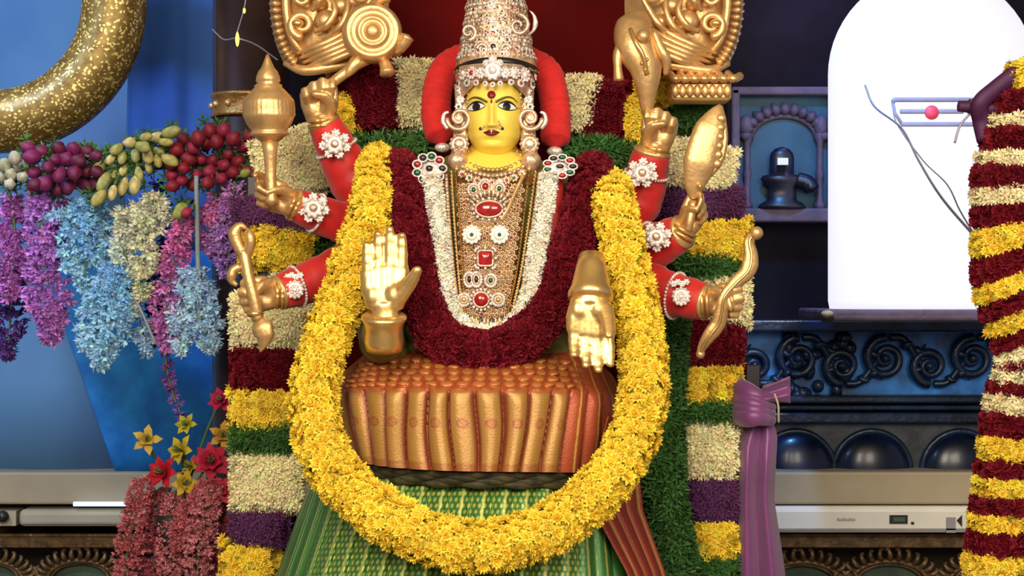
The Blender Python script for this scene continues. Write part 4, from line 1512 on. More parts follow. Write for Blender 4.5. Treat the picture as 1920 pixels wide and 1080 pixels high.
# gathered smocking bumps above the pleats
sm = smooth01(.10, .16, v) * (1 - smooth01(.33, .40, v)) * (1 - smooth01(.55, .75, np.abs(u + .12)))
gy = v * 22
gx = u * 15 + .5 * (np.floor(gy) % 2) + .3 * np.sin(np.floor(gy) * 2.3 + u * 6)
bx2, by2 = gx - np.floor(gx) - .5, gy - np.floor(gy) - .5
bump = np.clip(1 - (bx2 / .42) ** 2 - (by2 / .46) ** 2, 0, 1) ** .5
off = off + .011 * sm * bump * (1 + .45 * np.sin(np.floor(gx) * 3.1 + np.floor(gy) * 1.7))
Yd = -.07 - (dep + off) * np.cos(th_)
kx = ks(Yd)
X = (xc - 960 + hw * np.sin(th_) / math.sin(math.radians(82)) * (1 + off / .3)) * kx
Z = ZC + (540 - py) * kx
Vs = np.stack([X, Yd, Z], -1).reshape(-1, 3)
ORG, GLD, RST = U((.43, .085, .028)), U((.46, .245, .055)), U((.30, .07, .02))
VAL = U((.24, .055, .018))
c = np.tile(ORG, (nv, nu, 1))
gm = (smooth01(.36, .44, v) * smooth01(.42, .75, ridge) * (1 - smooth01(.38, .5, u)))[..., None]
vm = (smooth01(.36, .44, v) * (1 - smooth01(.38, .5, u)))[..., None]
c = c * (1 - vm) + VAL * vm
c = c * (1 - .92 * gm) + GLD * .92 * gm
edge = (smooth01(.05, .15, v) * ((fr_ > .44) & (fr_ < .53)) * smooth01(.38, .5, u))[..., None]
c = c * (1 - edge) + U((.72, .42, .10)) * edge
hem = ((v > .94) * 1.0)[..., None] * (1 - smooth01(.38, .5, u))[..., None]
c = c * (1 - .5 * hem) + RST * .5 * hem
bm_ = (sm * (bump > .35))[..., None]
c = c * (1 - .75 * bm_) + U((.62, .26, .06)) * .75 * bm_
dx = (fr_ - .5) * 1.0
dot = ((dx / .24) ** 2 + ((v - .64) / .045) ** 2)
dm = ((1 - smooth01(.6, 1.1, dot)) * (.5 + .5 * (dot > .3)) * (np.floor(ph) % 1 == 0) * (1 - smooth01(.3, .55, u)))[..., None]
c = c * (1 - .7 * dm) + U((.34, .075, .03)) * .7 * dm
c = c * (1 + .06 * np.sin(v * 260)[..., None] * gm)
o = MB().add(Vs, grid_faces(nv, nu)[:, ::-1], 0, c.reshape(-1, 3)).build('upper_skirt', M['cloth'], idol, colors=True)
o['label'] = 'orange and gold pleated silk over the lap'
# dark folded lining below its hem
P = []
for uu in np.linspace(-.92, .92, 60):
    t = uu * math.radians(82)
    P.append(at(894 + 246 * math.sin(t) / math.sin(math.radians(82)), 884 + 4 * uu - 26 * max(0, -uu) ** 2, -.07 - .345 * math.cos(t)))
ln_ = MB()
for q in range(4):
    ln_.add(*tube(np.array(P) + [0, .004 * q - .006, -.008 * q - .004], .009 + .003 * np.sin(np.arange(60) * .9 + q * 2), 8))
ln_.build('skirt_lining', mat('dark_lining', (.055, .045, .015), .7, 0, .5, 30), idol)

nu, nv = 900, 300
u, v = np.meshgrid(np.linspace(-1, 1, nu), np.linspace(0, 1, nv))
th_ = u * math.radians(84)
py = 862 + 505 * v + 20 * np.abs(u) ** 2
hw = np.interp(v, [0, .1, .43, 1], [296, 316, 356, 415])
xc = np.interp(v, [0, .43, 1], [893, 866, 850])
dep = np.interp(v, [0, .15, .43, 1], [.27, .325, .40, .44])
npl = 11
ph = u * npl + .25 * np.sin(v * 2.2 + u * 3)
fr_ = ph - np.floor(ph)
ridge = np.where(fr_ < .7, np.sin(fr_ / .7 * pi / 2), np.cos((fr_ - .7) / .3 * pi / 2))
off = (.016 + .026 * v) * (ridge - .5)
Yd = -.07 - (dep + off) * np.cos(th_)
kx = ks(Yd)
X = (xc - 960 + hw * np.sin(th_) / math.sin(math.radians(84))) * kx
Z = ZC + (540 - py) * kx
Vs = np.stack([X, Yd, Z], -1).reshape(-1, 3)
GR = U((.055, .19, .04))
LG = U((.52, .50, .10))
c = np.tile(GR, (nv, nu, 1))
ln2 = (((fr_ > .60) & (fr_ < .72)) | ((fr_ > .10) & (fr_ < .13))).astype(float)[..., None] * (u < .62)[..., None]
c = c * (1 - .8 * ln2) + LG * .8 * ln2
mid = (smooth01(-.72, -.5, u) * (1 - smooth01(.42, .5, u)) * (1 - smooth01(.50, .62, v)))
gy = v * 44
gx = ph * 4 + .5 * (np.floor(gy) % 2)
dd = ((gx - np.floor(gx) - .5) / .30) ** 2 + ((gy - np.floor(gy) - .5) / .36) ** 2
dt = ((dd < .9) * mid)[..., None]
c = c * (1 - .85 * dt) + U((.55, .55, .12)) * .85 * dt
o = MB().add(Vs, grid_faces(nv, nu)[:, ::-1], 0, c.reshape(-1, 3)).build('lower_skirt', M['cloth'], idol, colors=True)
o['label'] = 'green and gold pleated silk skirt'

# red sash panel falling at the side
nu, nv = 60, 60
u, v = np.meshgrid(np.linspace(0, 1, nu), np.linspace(0, 1, nv))
py = 780 + 590 * v
xl = np.interp(v, [0, .2, .3, .5, 1], [1140, 1108, 1112, 1176, 1250])
xr = np.interp(v, [0, .3, .5, 1], [1188, 1206, 1248, 1300])
fold = .012 * np.abs(np.sin(u * 4.3 * pi))
Yd = -.335 + .16 * u - fold + .0 * v
kx = ks(Yd)
Vs = np.stack([(xl + (xr - xl) * u - 960) * kx, Yd, ZC + (540 - py) * kx], -1).reshape(-1, 3)
c = np.tile(U((.26, .030, .012)), (nv, nu, 1))
f4 = u * 4.3 + .06
ed = ((np.abs(f4 - np.round(f4)) < .09) * 1.)[..., None]
c = c * (1 - ed) + U((.52, .27, .07)) * ed
o = MB().add(Vs, grid_faces(nv, nu)[:, ::-1], 0, c.reshape(-1, 3)).build('red_sash', M['cloth'], idol, colors=True)
o.modifiers.new('t', 'SOLIDIFY').thickness = .004
# red blouse edge showing beside the necklaces
for pts, w_ in (([(812, 320, -.16), (822, 420, -.19), (832, 520, -.2), (842, 600, -.2)], 20), ([(1035, 330, -.15), (1030, 450, -.19), (1020, 560, -.2), (1000, 620, -.2)], 22)):
    P = pxpath(pts)
    MB().add(*tube(P, w_ * K, 12, .4)).build('blouse_border', M['red'], idol)

# ================================================================== garlands
def flower_object(T, s, colr, name):
    V, F = T
    cc = np.clip(np.array(colr) * rng.uniform(.92, 1.08, (len(V) // 5, 1)), 0, 1)
    return MB().add(V * s, F, 0, np.repeat(cc, 5, 0)).mesh(name, M['petal'], False, True)


GYEL = [(708, 302, -.03), (706, 325, -.15), (700, 360, -.215), (690, 415, -.25), (668, 475, -.27), (642, 560, -.30), (610, 645, -.33), (590, 720, -.35), (592, 800, -.38), (628, 885, -.43),
        (695, 950, -.475), (785, 1003, -.51), (890, 1024, -.525), (1000, 1004, -.51), (1088, 952, -.48), (1155, 880, -.44), (1196, 795, -.39), (1208, 705, -.36), (1196, 600, -.32),
        (1174, 490, -.28), (1155, 405, -.25), (1147, 368, -.19), (1145, 350, -.05)]
P = pxpath(GYEL, 8)
rads = np.interp(np.linspace(0, 1, len(P)), [0, .06, .3, .7, .94, 1], [.036, .040, .049, .049, .043, .036])
yg = thing('yellow_garland', 'long yellow chrysanthemum garland hanging from the shoulders across the skirt', 'garland', P[len(P) // 2])
MB().add(*tube(P, rads * .86, 14), 0, np.array(YEL) * .75).build('garland_core', M['petal'], yg, colors=True)
pts, nn_ = tube_points(P, rads, .0235)
front = nn_[:, 1] < -.05
idx = np.where(front)[0]
rng.shuffle(idx)
sel = set(idx[:300].tolist())
ms = [flower_object(T_MUM, .0185, np.array(YEL) * f, 'yellow_flower') for f in ((1, 1, 1), (1.05, 1.04, 1), (.95, .9, .8))]
for i in sorted(sel):
    o = bpy.data.objects.new('yellow_flower', ms[i % 3])
    COL.objects.link(o)
    o.parent = yg
    o.matrix_parent_inverse = Matrix.Translation(-Vector(yg.location))
    a = rng.uniform(0, 2 * pi)
    Mx = axis_to(nn_[i] + rng.normal(0, .25, 3), pts[i], rng.uniform(.85, 1.2), ref=(math.cos(a), .2, math.sin(a)))
    o.matrix_basis = Matrix(Mx.tolist())
rest = np.array([i for i in range(len(pts)) if i not in sel])
V, F, C = scatter(T_MUM, pts[rest], nn_[rest], .0185, YEL, .07)
# loose petals filling the gaps
p2, n2 = tube_points(P, rads * .97, .020)
V2, F2, C2 = scatter(T_MUM, p2, n2, .013, YEL, .1)
stuff(MB().add(V, F, 0, C).add(V2, F2, 0, C2).build('packed_flowers', M['petal'], yg, smooth=False, colors=True))


def garland(pts, rad, T, size, step, col, label, name, mname, flat=1., jit=.1, n=8, tilt=.35):
    P = pxpath(pts, n)
    root = thing(name, label, 'garland', P[len(P) // 2])
    MB().add(*tube(P, np.asarray(rad) * .92, 14, flat), 0, np.array(col) * .8).build('garland_core', M['petal'], root, colors=True)
    p, nn = tube_points(P, rad, step, flat)
    V, F, C = scatter(T, p, nn, size, col, jit, tilt=tilt)
    stuff(MB().add(V, F, 0, C).build(mname, M['petal'], root, smooth=False, colors=True))
    return P, root


garland([(746, 318, -.04), (749, 330, -.14), (760, 380, -.20), (780, 480, -.225), (797, 570, -.24), (828, 635, -.27), (900, 660, -.29), (972, 640, -.27), (1032, 580, -.25), (1062, 510, -.23),
         (1086, 430, -.20), (1104, 355, -.17), (1110, 335, -.12), (1112, 322, -.04)], .043, T_ROSE, .015, .0125, MAR, 'thick velvety maroon flower garland around the necklaces', 'maroon_garland', 'packed_petals', jit=.14)
P, wg = garland([(810, 330, -.215), (815, 370, -.225), (826, 450, -.235), (832, 520, -.24), (845, 580, -.245), (875, 612, -.25), (918, 622, -.252), (962, 606, -.25), (990, 560, -.245), (1002, 500, -.24),
                 (1016, 420, -.235), (1026, 360, -.225), (1028, 330, -.215)], .0145, T_JAS, .0125, .0095, WHT, 'slim white jasmine garland framing the gold necklaces', 'jasmine_garland', 'packed_blossoms')
fg = MB()
for i, x in enumerate(np.linspace(862, 965, 22)):
    yb = 630 - .0022 * (x - 915) ** 2
    fg.add(*tube(np.array([at(x, yb, -.262), at(x + rng.normal(0, 1), yb + 13, -.266)]), .0022, 5))
    fg.add(*sphere(at(x, yb + 13, -.266), .0032, 6, 5))
fg.build('fringe', M['jewel_gold'], wg)

# ================================================================== jewellery
def rosette(mb, c, nrm_, r, petals=8, m_base=0, m_gem=1, gem=.38, ring=True):
    """small jewelled flower: ring of beads round a gem, added to mb with two material slots"""
    Mx = axis_to(nrm_, c, r)
    V, F = lathe([(.001, .0), (.8, 0), (.85, .08), (.6, .14), (.001, .2)], 16)
    mb.add(xf(V, Mx), F, m_base)
    for i in range(petals):
        a = 2 * pi * i / petals
        V, F = sphere((.78 * math.cos(a), .78 * math.sin(a), .1), (1.9 / petals, 1.9 / petals, .16), 8, 6)
        mb.add(xf(V, Mx), F, m_base)
    V, F = sphere((0, 0, .2), (gem, gem, .22), 10, 8)
    mb.add(xf(V, Mx), F, m_gem)


FRONT = (0, -1, .05)
# ---- crown
cr = thing('crown', 'tall conical jewelled crown with crescent and black band on the idol head', 'crown', HC + [0, 0, .05])
CX, CYc = 930, YH + .005
kc = ks(CYc - .08)
cpx = [(130, 80), (118, 79), (108, 76), (96, 71), (92, 70), (88, 67), (70, 64), (66, 66), (62, 63), (40, 59), (36, 61), (32, 58), (10, 55), (4, 57), (0, 54), (-30, 47), (-36, 49), (-42, 45), (-80, 32), (-86, 34), (-92, 29), (-120, 12), (-130, 14), (-140, 9), (-158, 2)]
c0 = at(CX, 0, CYc)
prof = [(r * kc, (-y) * kc) for y, r in cpx]
V, F = lathe(prof, 64, lambda k: (24, .04) if k % 3 == 0 else (0, 0))
zoff = at(CX, 0, CYc - .08)[2]
CC = np.array([at(CX, 60, CYc - .08)[0], CYc, zoff])
MB().add(V + CC, F).build('cone', M['jewel_gold'], cr)


def on_crown(px, py, off=.0):
    x = at(px, py, CYc - .08)
    R = np.interp(py, [q[0] for q in cpx[::-1]], [q[1] for q in cpx[::-1]]) * kc
    dx = x[0] - CC[0]
    yy = CYc - math.sqrt(max(R * R - dx * dx, 1e-6))
    n = nrm([dx, yy - CYc, R * .15])
    return np.array([CC[0] + dx, yy, x[2]]) + n * off, n


gems = ['red_gem', 'green_gem', 'black_gem', 'silver']
for (px, py, r, gm) in ((882, 55, 15, 3), (925, 88, 15, 2), (925, 62, 11, 0), (900, 74, 9, 2), (950, 74, 9, 2), (905, 25, 8, 1), (938, 25, 8, 1), (922, 40, 12, 3), (888, 88, 10, 2), (968, 90, 10, 0),
                        (889, 14, 10, 2), (960, 12, 9, 0), (922, 8, 11, 3), (900, 100, 9, 3), (945, 100, 9, 3), (880, 76, 8, 0), (985, 98, 8, 3), (866, 98, 8, 3), (925, -28, 12, 0), (905, -20, 8, 1), (945, -20, 8, 1), (925, -62, 11, 1), (926, -100, 8, 0)):
    m = MB()
    p, n = on_crown(px, py)
    rosette(m, p, n, r * kc, 9)
    m.build('crown_rosette', [M['silver'], M[gems[gm]]], cr)
# bead rows
bd = MB()
for py in (92, 66, 36, 4, -36, -86):
    R = np.interp(py, [q[0] for q in cpx[::-1]], [q[1] for q in cpx[::-1]])
    nb_ = int(2 * pi * R / 7)
    for i in range(nb_):
        a = 2 * pi * i / nb_
        bd.add(*sphere(CC + [R * kc * 1.01 * math.cos(a), R * kc * 1.01 * math.sin(a), -py * kc], 3.2 * kc, 6, 5))
stuff(bd.build('bead_rows', M['silver'], cr))
# lacy filigree between the bead rows
lc = MB()
for j, py in enumerate(np.arange(-100, 106, 7.5)):
    R = np.interp(py, [q[0] for q in cpx[::-1]], [q[1] for q in cpx[::-1]])
    nb_ = int(2 * pi * R / 11)
    for i in range(nb_):
        a = 2 * pi * (i + .5 * (j % 2)) / nb_
        n = np.array([math.cos(a), math.sin(a), .12])
        p = CC + [R * kc * 1.01 * math.cos(a), R * kc * 1.01 * math.sin(a), -py * kc]
        V, F = lathe([(2.2 * kc, 0), (4.6 * kc, .001), (4.2 * kc, .004), (2.4 * kc, .002)], 7)
        lc.add(xf(V, axis_to(n, p)), F, int(rng.random() < .3))
        lc.add(*sphere(p + n * .003, 1.9 * kc, 6, 4), (2, 3, 4, 1, 1, 1)[rng.integers(6)])
stuff(lc.build('filigree', [M['jewel_gold'], M['silver'], M['black_gem'], M['red_gem'], M['green_gem']], cr))
# swirl and crescent on the right of the crown, leaf swirl on the left
for (c_, r0, t_, a0, sg, Yq) in (((972, 48), 21, 1.3, -pi / 2, 1, -.165), ((878, 60), 16, 1.2, pi / 2, -1, -.165), ((905, 92), 10, 1.2, pi, 1, -.18), ((948, 92), 10, 1.2, 0, -1, -.18)):
    sp = spiral(c_, r0, 4, t_, a0, Yq, 30, sg)
    MB().add(*tube(sp, np.linspace(.0055, .003, 30), 8)).build('swirl', M['jewel_gold'], cr)
cm = np.array([at(985 + 19 * math.cos(t), 42 + 24 * math.sin(t), -.13) for t in np.linspace(-1.15, 1.35, 20)])
MB().add(*tube(cm, np.interp(np.linspace(0, 1, 20), [0, .5, 1], [.001, .0065, .001]), 8)).build('crescent', M['silver'], cr)
# black band and jewelled diadem over the forehead
bp = []
for t in np.linspace(0, 2 * pi, 61):
    bp.append([CC[0] + 73 * kc * math.sin(t), CYc - 73 * kc * math.cos(t), zoff - (116 + 10 * abs(math.sin(t)) ** 2) * kc])
MB().add(*tube(np.array(bp), .011, 10, ref=(0, 0, 1))).build('black_band', M['black'], cr)
cap = MB()
nu_, nv_ = 61, 16
V = []
for j in range(nv_):
    q = j / (nv_ - 1)
    for i in range(nu_):
        t = -2.2 + 4.4 * i / (nu_ - 1)
        s2 = math.sin(t) ** 2 if abs(t) < pi / 2 else 1.
        yb = 154 + 34 * max(0, abs(math.sin(t)) - .45) * 1.6
        y = 122 + (yb - 122) * q
        R = (77 - 7 * q) * kc
        V.append([CC[0] - .004 + R * math.sin(t), CYc - (R + .020 * math.cos(t)) * math.cos(t), zoff - y * kc])
cap.add(np.array(V), grid_faces(nv_, nu_)[:, ::-1])
o = cap.build('diadem_band', M['jewel_gold'], cr)
o.modifiers.new('t', 'SOLIDIFY').thickness = .006


def on_band(px, py, off=.004):
    x = at(px, py, CYc - .1)
    dx = x[0] - CC[0]
    R = 75 * kc
    t = math.asin(np.clip(dx / R, -.98, .98))
    return np.array([CC[0] + dx, CYc - (R + .020 * math.cos(t)) * math.cos(t) - off, x[2]]), nrm([math.sin(t), -math.cos(t), .1])


for (px, py, r, gm) in ((924, 134, 21, 3), (902, 138, 12, 3), (947, 138, 12, 3), (924, 116, 10, 3), (912, 120, 8, 3), (937, 120, 8, 3), (885, 136, 13, 0), (868, 134, 14, 3), (965, 137, 13, 3), (984, 138, 15, 3),
                        (858, 150, 10, 2), (998, 152, 11, 2), (876, 153, 9, 1), (976, 155, 9, 0), (1004, 135, 9, 3), (893, 155, 7, 0), (958, 155, 7, 0), (910, 158, 6, 0), (938, 158, 6, 0), (924, 160, 6, 0)):
    m = MB()
    p, n = on_band(px, py)
    rosette(m, p, n, r * kc, 10)
    m.build('diadem_rosette', [M['silver'], M[gems[gm]]], cr)

# ---- ear ornaments: jewelled strip, peacock swirl, round stud
for s, x0, lb in ((-1, 926 - 66, 'gold swirl ear ornament with round stud beside the raised palm side of the face'), (1, 926 + 68, 'gold swirl ear ornament with round stud beside the lowered palm side of the face')):
    er = thing('ear_ornament', lb, 'ear ornament', at(x0, 220, -.12))
    for i, (dx, y, r, gm) in enumerate(((-6, 170, 10, 0), (-3, 186, 9, 3), (0, 200, 8, 1), (-4, 212, 7, 2))):
        m = MB()
        rosette(m, at(x0 + s * (-dx if False else dx) * -1 * -1, y, -.135), FRONT, r * kc, 8)
        m.build('strip_rosette', [M['silver'], M[gems[gm]]], er)
    sp = spiral((x0 - s * 1, 222), 24, 5, 1.5, 0 if s > 0 else pi, -.145, 34, s)
    MB().add(*tube(sp, np.linspace(.0062, .004, 34), 8)).build('swirl', M['jewel_gold'], er)
    sp = pxpath([(x0 + s * 20, 240, -.14), (x0 + s * 29, 228, -.14), (x0 + s * 27, 214, -.14), (x0 + s * 19, 210, -.14)], 6)
    MB().add(*tube(sp, np.linspace(.007, .003, len(sp)), 8)).build('curl', M['silver'], er)
    MB().add(*sphere(at(x0, 222, -.14), (.014, .008, .015))).build('swirl_plate', M['jewel_gold'], er)
    m = MB()
    rosette(m, at(x0 - s * 1, 270, -.16), FRONT, 21 * kc, 12, 0, 0, .5)
    rosette(m, at(x0 - s * 1, 270, -.165), FRONT, 11 * kc, 8, 0, 1, .4)
    m.build('round_stud', [M['jewel_gold'], M['silver']], er)
    V, F = lathe([(.001, -.03), (.012, -.026), (.024, -.006), (.022, .006), (.012, .02), (.001, .024)], 20, lambda k: (16, .08))
    MB().add(V + at(x0 + s * 2, 300, -.15), F).build('bell_drop', M['jewel_gold'], er)
    P = pxpath([(x0 - s * 6, 158, -.10), (x0 - s * 8, 200, -.115), (x0 - s * 4, 250, -.12), (x0, 290, -.12)], 6)
    MB().add(*tube(P, 15 * kc, 12, .4)).build('side_plate', M['jewel_gold'], er)
    hr = MB()
    for i in range(9):
        hr.add(*sphere(at(x0 - s * (16 + 2 * math.sin(i)), 168 + i * 8, -.142), 3.0 * kc, 8, 6))
    hr.build('bead_string', M['jewel_gold'], er)

# ---- necklaces
def chest(px, py, off=0.):
    """point on the dressed chest"""
    return at(px, py, -.212 - .028 * smooth01(330, 420, py) - .01 * smooth01(420, 600, py) + .10 * ((px - 922) / 160.) ** 2 + .10 * (1 - smooth01(275, 345, py)) - off)


ck = thing('choker', 'broad gold beaded choker around the yellow neck', 'necklace', chest(922, 320))
for k_, (yy_, hw_, sag, r) in enumerate(((290, 46, 12, 4.0), (297, 52, 16, 4.5), (305, 58, 20, 5.0), (314, 64, 22, 5.0), (323, 68, 24, 5.2))):
    m = MB()
    n = int(hw_ * 2 / (r * 1.5))
    for x in np.linspace(-1, 1, n):
        m.add(*sphere(chest(924 + hw_ * x, yy_ + sag * (1 - x * x) - 6, .006 * k_ * .3), r * kc, 8, 6))
    stuff(m.build('bead_row', M['jewel_gold' if k_ % 2 else 'gold'], ck))
for x, gm in zip(np.linspace(-1, 1, 9), (0, 1, 0, 3, 0, 3, 0, 1, 0)):
    m = MB()
    rosette(m, chest(922 + 56 * x, 338 - 16 * x * x + 4, .01), FRONT, 8.5 * kc, 7)
    m.build('choker_rosette', [M['jewel_gold'], M[gems[gm]]], ck)
# yoke cloth of gold under the choker
V = []
for q in np.linspace(0, 1, 9):
    for x in np.linspace(-1, 1, 25):
        V.append(chest(924 + (50 + 42 * q) * x, 284 + 60 * q + 10 * (1 - x * x), -.012))
o = MB().add(np.array(V), grid_faces(9, 25)[:, ::-1]).build('gold_yoke', M['gold_dark'], ck)
o.modifiers.new('t', 'SOLIDIFY').thickness = .004

pc = thing('pectoral_necklace', 'long gold filigree pectoral with red stones and two white flower medallions', 'necklace', chest(915, 600))
V = []
for q in np.linspace(0, 1, 24):
    for x in np.linspace(-1, 1, 19):
        V.append(chest(920 - 10 * q + (66 - 20 * q) * x, 335 + 268 * q, -.006))
o = MB().add(np.array(V), grid_faces(24, 19)[:, ::-1]).build('filigree_plate', M['gold_dark'], pc)
o.modifiers.new('t', 'SOLIDIFY').thickness = .004
fl_ = MB()
for j, y in enumerate(np.arange(348, 602, 9.0)):
    q = (y - 335) / 268
    hw_ = 64 - 20 * q
    n = int(hw_ * 2 / 9.5)
    for i in range(n):
        x = -1 + 2 * (i + .5 * (j % 2) + .25) / n
        p = chest(920 - 10 * q + hw_ * x, y + rng.normal(0, .8), .001)
        a = np.linspace(0, 2 * pi, 9)
        rr_ = 4.0 * kc
        fl_.add(*tube(np.array([p + [rr_ * math.cos(t), 0, rr_ * math.sin(t)] for t in a]), .0014, 5, cap=False))
        fl_.add(*sphere(p, (.0024, .002, .0024), 6, 5), 1 if (i + j) % 5 else 2)
stuff(fl_.build('filigree', [M['jewel_gold'], M['gold'], M['red_gem']], pc))
# side chains
for pts, r, mm in (([(846, 322), (852, 420), (860, 520), (868, 592)], 3.0, 'gold'), ([(854, 322), (862, 420), (868, 520), (872, 590)], 2.6, 'gold_dark'), ([(836, 330), (842, 420), (850, 510), (862, 600)], 5.0, 'jewel_gold'),
                   ([(1004, 322), (990, 420), (976, 510), (958, 592)], 3.0, 'gold'), ([(992, 322), (980, 420), (968, 510), (952, 585)], 2.6, 'gold_dark'), ([(1012, 330), (1000, 420), (986, 510), (968, 600)], 5.0, 'jewel_gold'),
                   ([(980, 330), (966, 360), (950, 395), (940, 410)], 3.5, 'gold')):
    P2 = catmull([(a, b, 0) for a, b in pts], 14)
    m = MB()
    for q in P2:
        m.add(*sphere(chest(q[0], q[1], .006), r * kc, 7, 5))
    for q in P2[::1][:-1]:
        m.add(*sphere(chest(q[0] + .8, q[1] + 3, .006), r * kc * .7, 6, 5))
    stuff(m.build('side_chain', M[mm], pc))


def stone(px, py, rx, ry, m, square=False, label=None):
    p = chest(px, py, .010)
    h = thing if False else None
    a = np.linspace(0, 2 * pi, 33)
    e = .35 if square else 1.0
    sx = np.sign(np.cos(a)) * np.abs(np.cos(a)) ** e
    sz = np.sign(np.sin(a)) * np.abs(np.sin(a)) ** e
    ringp = np.stack([p[0] + sx * rx * kc, np.full(33, p[1]), p[2] + sz * ry * kc], -1)
    st_ = MB().add(*tube(ringp, .0030, 8)).build('setting', M['jewel_gold'], pc)
    V = [p + [0, -.008, 0]]
    for f in (.6, 1.0):
        for i in range(32):
            V.append([p[0] + sx[i] * rx * kc * f, p[1] - (.007 if f < .9 else .0), p[2] + sz[i] * ry * kc * f])
    F = [np.array([[0, 1 + (i + 1) % 32, 1 + i] for i in range(32)]), np.array([[1 + i, 1 + (i + 1) % 32, 33 + (i + 1) % 32, 33 + i] for i in range(32)])]
    MB().add(np.array(V), F).build('gem', M[m], st_)
    b = MB()
    for i in range(0, 32, 2):
        b.add(*sphere([p[0] + sx[i] * (rx + 5) * kc, p[1] + .002, p[2] + sz[i] * (ry + 5) * kc], 3.2 * kc, 7, 5))
    b.build('seed_beads', M['silver'], st_)


stone(917, 392, 25, 15, 'red_gem')
stone(910, 484, 14, 14, 'red_gem', True)
stone(902, 562, 14, 14, 'red_gem')
stone(880, 524, 4.5, 8, 'black_gem')
stone(893, 524, 4.5, 8, 'black_gem')
stone(920, 526, 5, 6, 'green_gem')
stone(870, 562, 6, 6, 'gold')
stone(934, 562, 6, 6, 'gold')
stone(910, 350, 7, 8, 'red_gem')
stone(888, 356, 5, 6, 'green_gem')
stone(936, 354, 5, 6, 'green_gem')
for px in (884.5, 936.5):
    m = MB()
    p = chest(px, 440, .010)
    rosette(m, p, FRONT, 20 * kc, 12, 0, 0, .55)
    md = m.build('white_medallion', [M['white']], pc)
    MB().add(*sphere(p + [0, -.011, 0], (.0045, .004, .0045), 10, 8)).build('gem', M['green_gem'], md)
# crown-like spikes above the big red stone and pendant drops at the bottom
sp_ = MB()
for t in np.linspace(.35, pi - .35, 11):
    p0 = chest(917 + 30 * math.cos(t), 388 - 20 * math.sin(t), .008)
    p1 = chest(917 + 42 * math.cos(t), 388 - 40 * math.sin(t), .008)
    sp_.add(*tube(np.array([p0, (p0 + p1) / 2, p1]), np.array([.003, .005, .002]), 7))
    sp_.add(*sphere(p1, .0045, 8, 6))
sp_.build('spike_crest', M['jewel_gold'], pc)
for i, x in enumerate(np.linspace(872, 958, 13)):
    m = MB()
    y = 600 - .004 * (x - 915) ** 2
    p = chest(x, y, .008)
    V, F = lathe([(.001, -.012), (.004, -.009), (.0045, -.004), (.0025, .002), (.001, .008)], 8)
    m.add(V + p, F)
    m.build('pendant_drop', M[('gold', 'black_gem', 'jewel_gold')[i % 3]], pc)

# ---- shoulder brooches
for cx, cy, ry_, lb in ((805, 316, 1, 'jewelled shoulder brooch of red and green stones beside the maroon garland'), (1050, 312, -1, 'jewelled shoulder brooch of dark stones by the leaf strip')):
    br = thing('shoulder_brooch', lb, 'brooch', at(cx, cy, -.21))
    n = nrm([ry_ * -.2, -1, .3])
    V, F = lathe([(.001, -.004), (.030, -.004), (.034, .0), (.030, .004), (.001, .005)], 20)
    MB().add(xf(V * [1.05, 1.05 if ry_ > 0 else .75, 1], axis_to(n, at(cx, cy, -.205))), F).build('plate', M['silver'], br)
    for i in range(10):
        a = 2 * pi * i / 9
        r = 0 if i == 9 else 23
        p = at(cx + r * math.cos(a) * 1.05, cy + r * math.sin(a) * (1 if ry_ > 0 else .75), -.213)
        V, F = sphere((0, 0, 0), (.0085 if ry_ > 0 else .010, .006, .0075 if ry_ > 0 else .0058), 10, 8)
        g_ = MB().add(V + p, F).build('gem', M[('black_gem', 'green_gem', 'red_gem')[i % 3]], br)
        aa = np.linspace(0, 2 * pi, 15)
        MB().add(*tube(np.array([p + [.0105 * math.cos(t), 0, .0092 * math.sin(t) * (1 if ry_ > 0 else .75)] for t in aa]), .0022, 6, cap=False)).build('setting', M['silver'], g_)

# ---- armlets
for k_, (cx, cy, Y, rot, lb, style) in {
        'l1': (628, 270, -.10, -.6, 'white stone armlet on the red sleeve below the gold drum', 0), 'l2': (588, 390, -.155, .2, 'white stone armlet on the red sleeve of the mace hand', 0),
        'l3': (553, 543, -.20, .2, 'round white stone armlet on the red sleeve of the goad hand', 1), 'r1': (1204, 324, -.10, .3, 'white stone armlet on the red sleeve below the gold tapered emblem', 0),
        'r2': (1230, 444, -.165, .6, 'white stone armlet on the red sleeve of the sword hand', 0), 'r3': (1277, 556, -.20, -.1, 'round white stone armlet on the red sleeve of the bow hand', 1)}.items():
    ar = thing('armlet', lb, 'armlet', at(cx, cy, Y), 'armlets on the red sleeves')
    m = MB()
    c = at(cx, cy, Y)
    if style == 0:
        rosette(m, c, FRONT, 20 * K, 9, 0, 1, .4)
        for i in range(7):
            a = rot + 2 * pi * i / 7
            rosette(m, at(cx + 22 * math.cos(a), cy + 20 * math.sin(a), Y + .006), FRONT, 9 * K, 7, 0, 0)
    else:
        rosette(m, c, FRONT, 19 * K, 12, 0, 0, .3)
        rosette(m, c + [0, -.004, 0], FRONT, 10 * K, 8, 0, 1, .4)
        for i in range(4):
            rosette(m, at(cx - 14 + i * 8, cy - 24 - i % 2 * 3, Y + .008), FRONT, 6 * K, 6, 0, 0)
    m.build('brooch', [M['silver'], M['jewel_gold']], ar)
    P, r = armP[k_]
    j = np.argmin(np.linalg.norm(P[:, [0, 2]] - c[[0, 2]], axis=1))
    j = min(max(j, 1), len(P) - 2)
    T_ = nrm(P[j + 1] - P[j - 1])
    a = np.linspace(0, 2 * pi, 41)
    ring = xf(np.stack([r[j] * 1.17 * np.cos(a), r[j] * 1.17 * np.sin(a), 0 * a], -1), axis_to(T_, P[j]))
    b = MB()
    for q in ring[:-1]:
        b.add(*sphere(q, .0042, 6, 5))
    stuff(b.build('bead_band', M['silver'], ar))

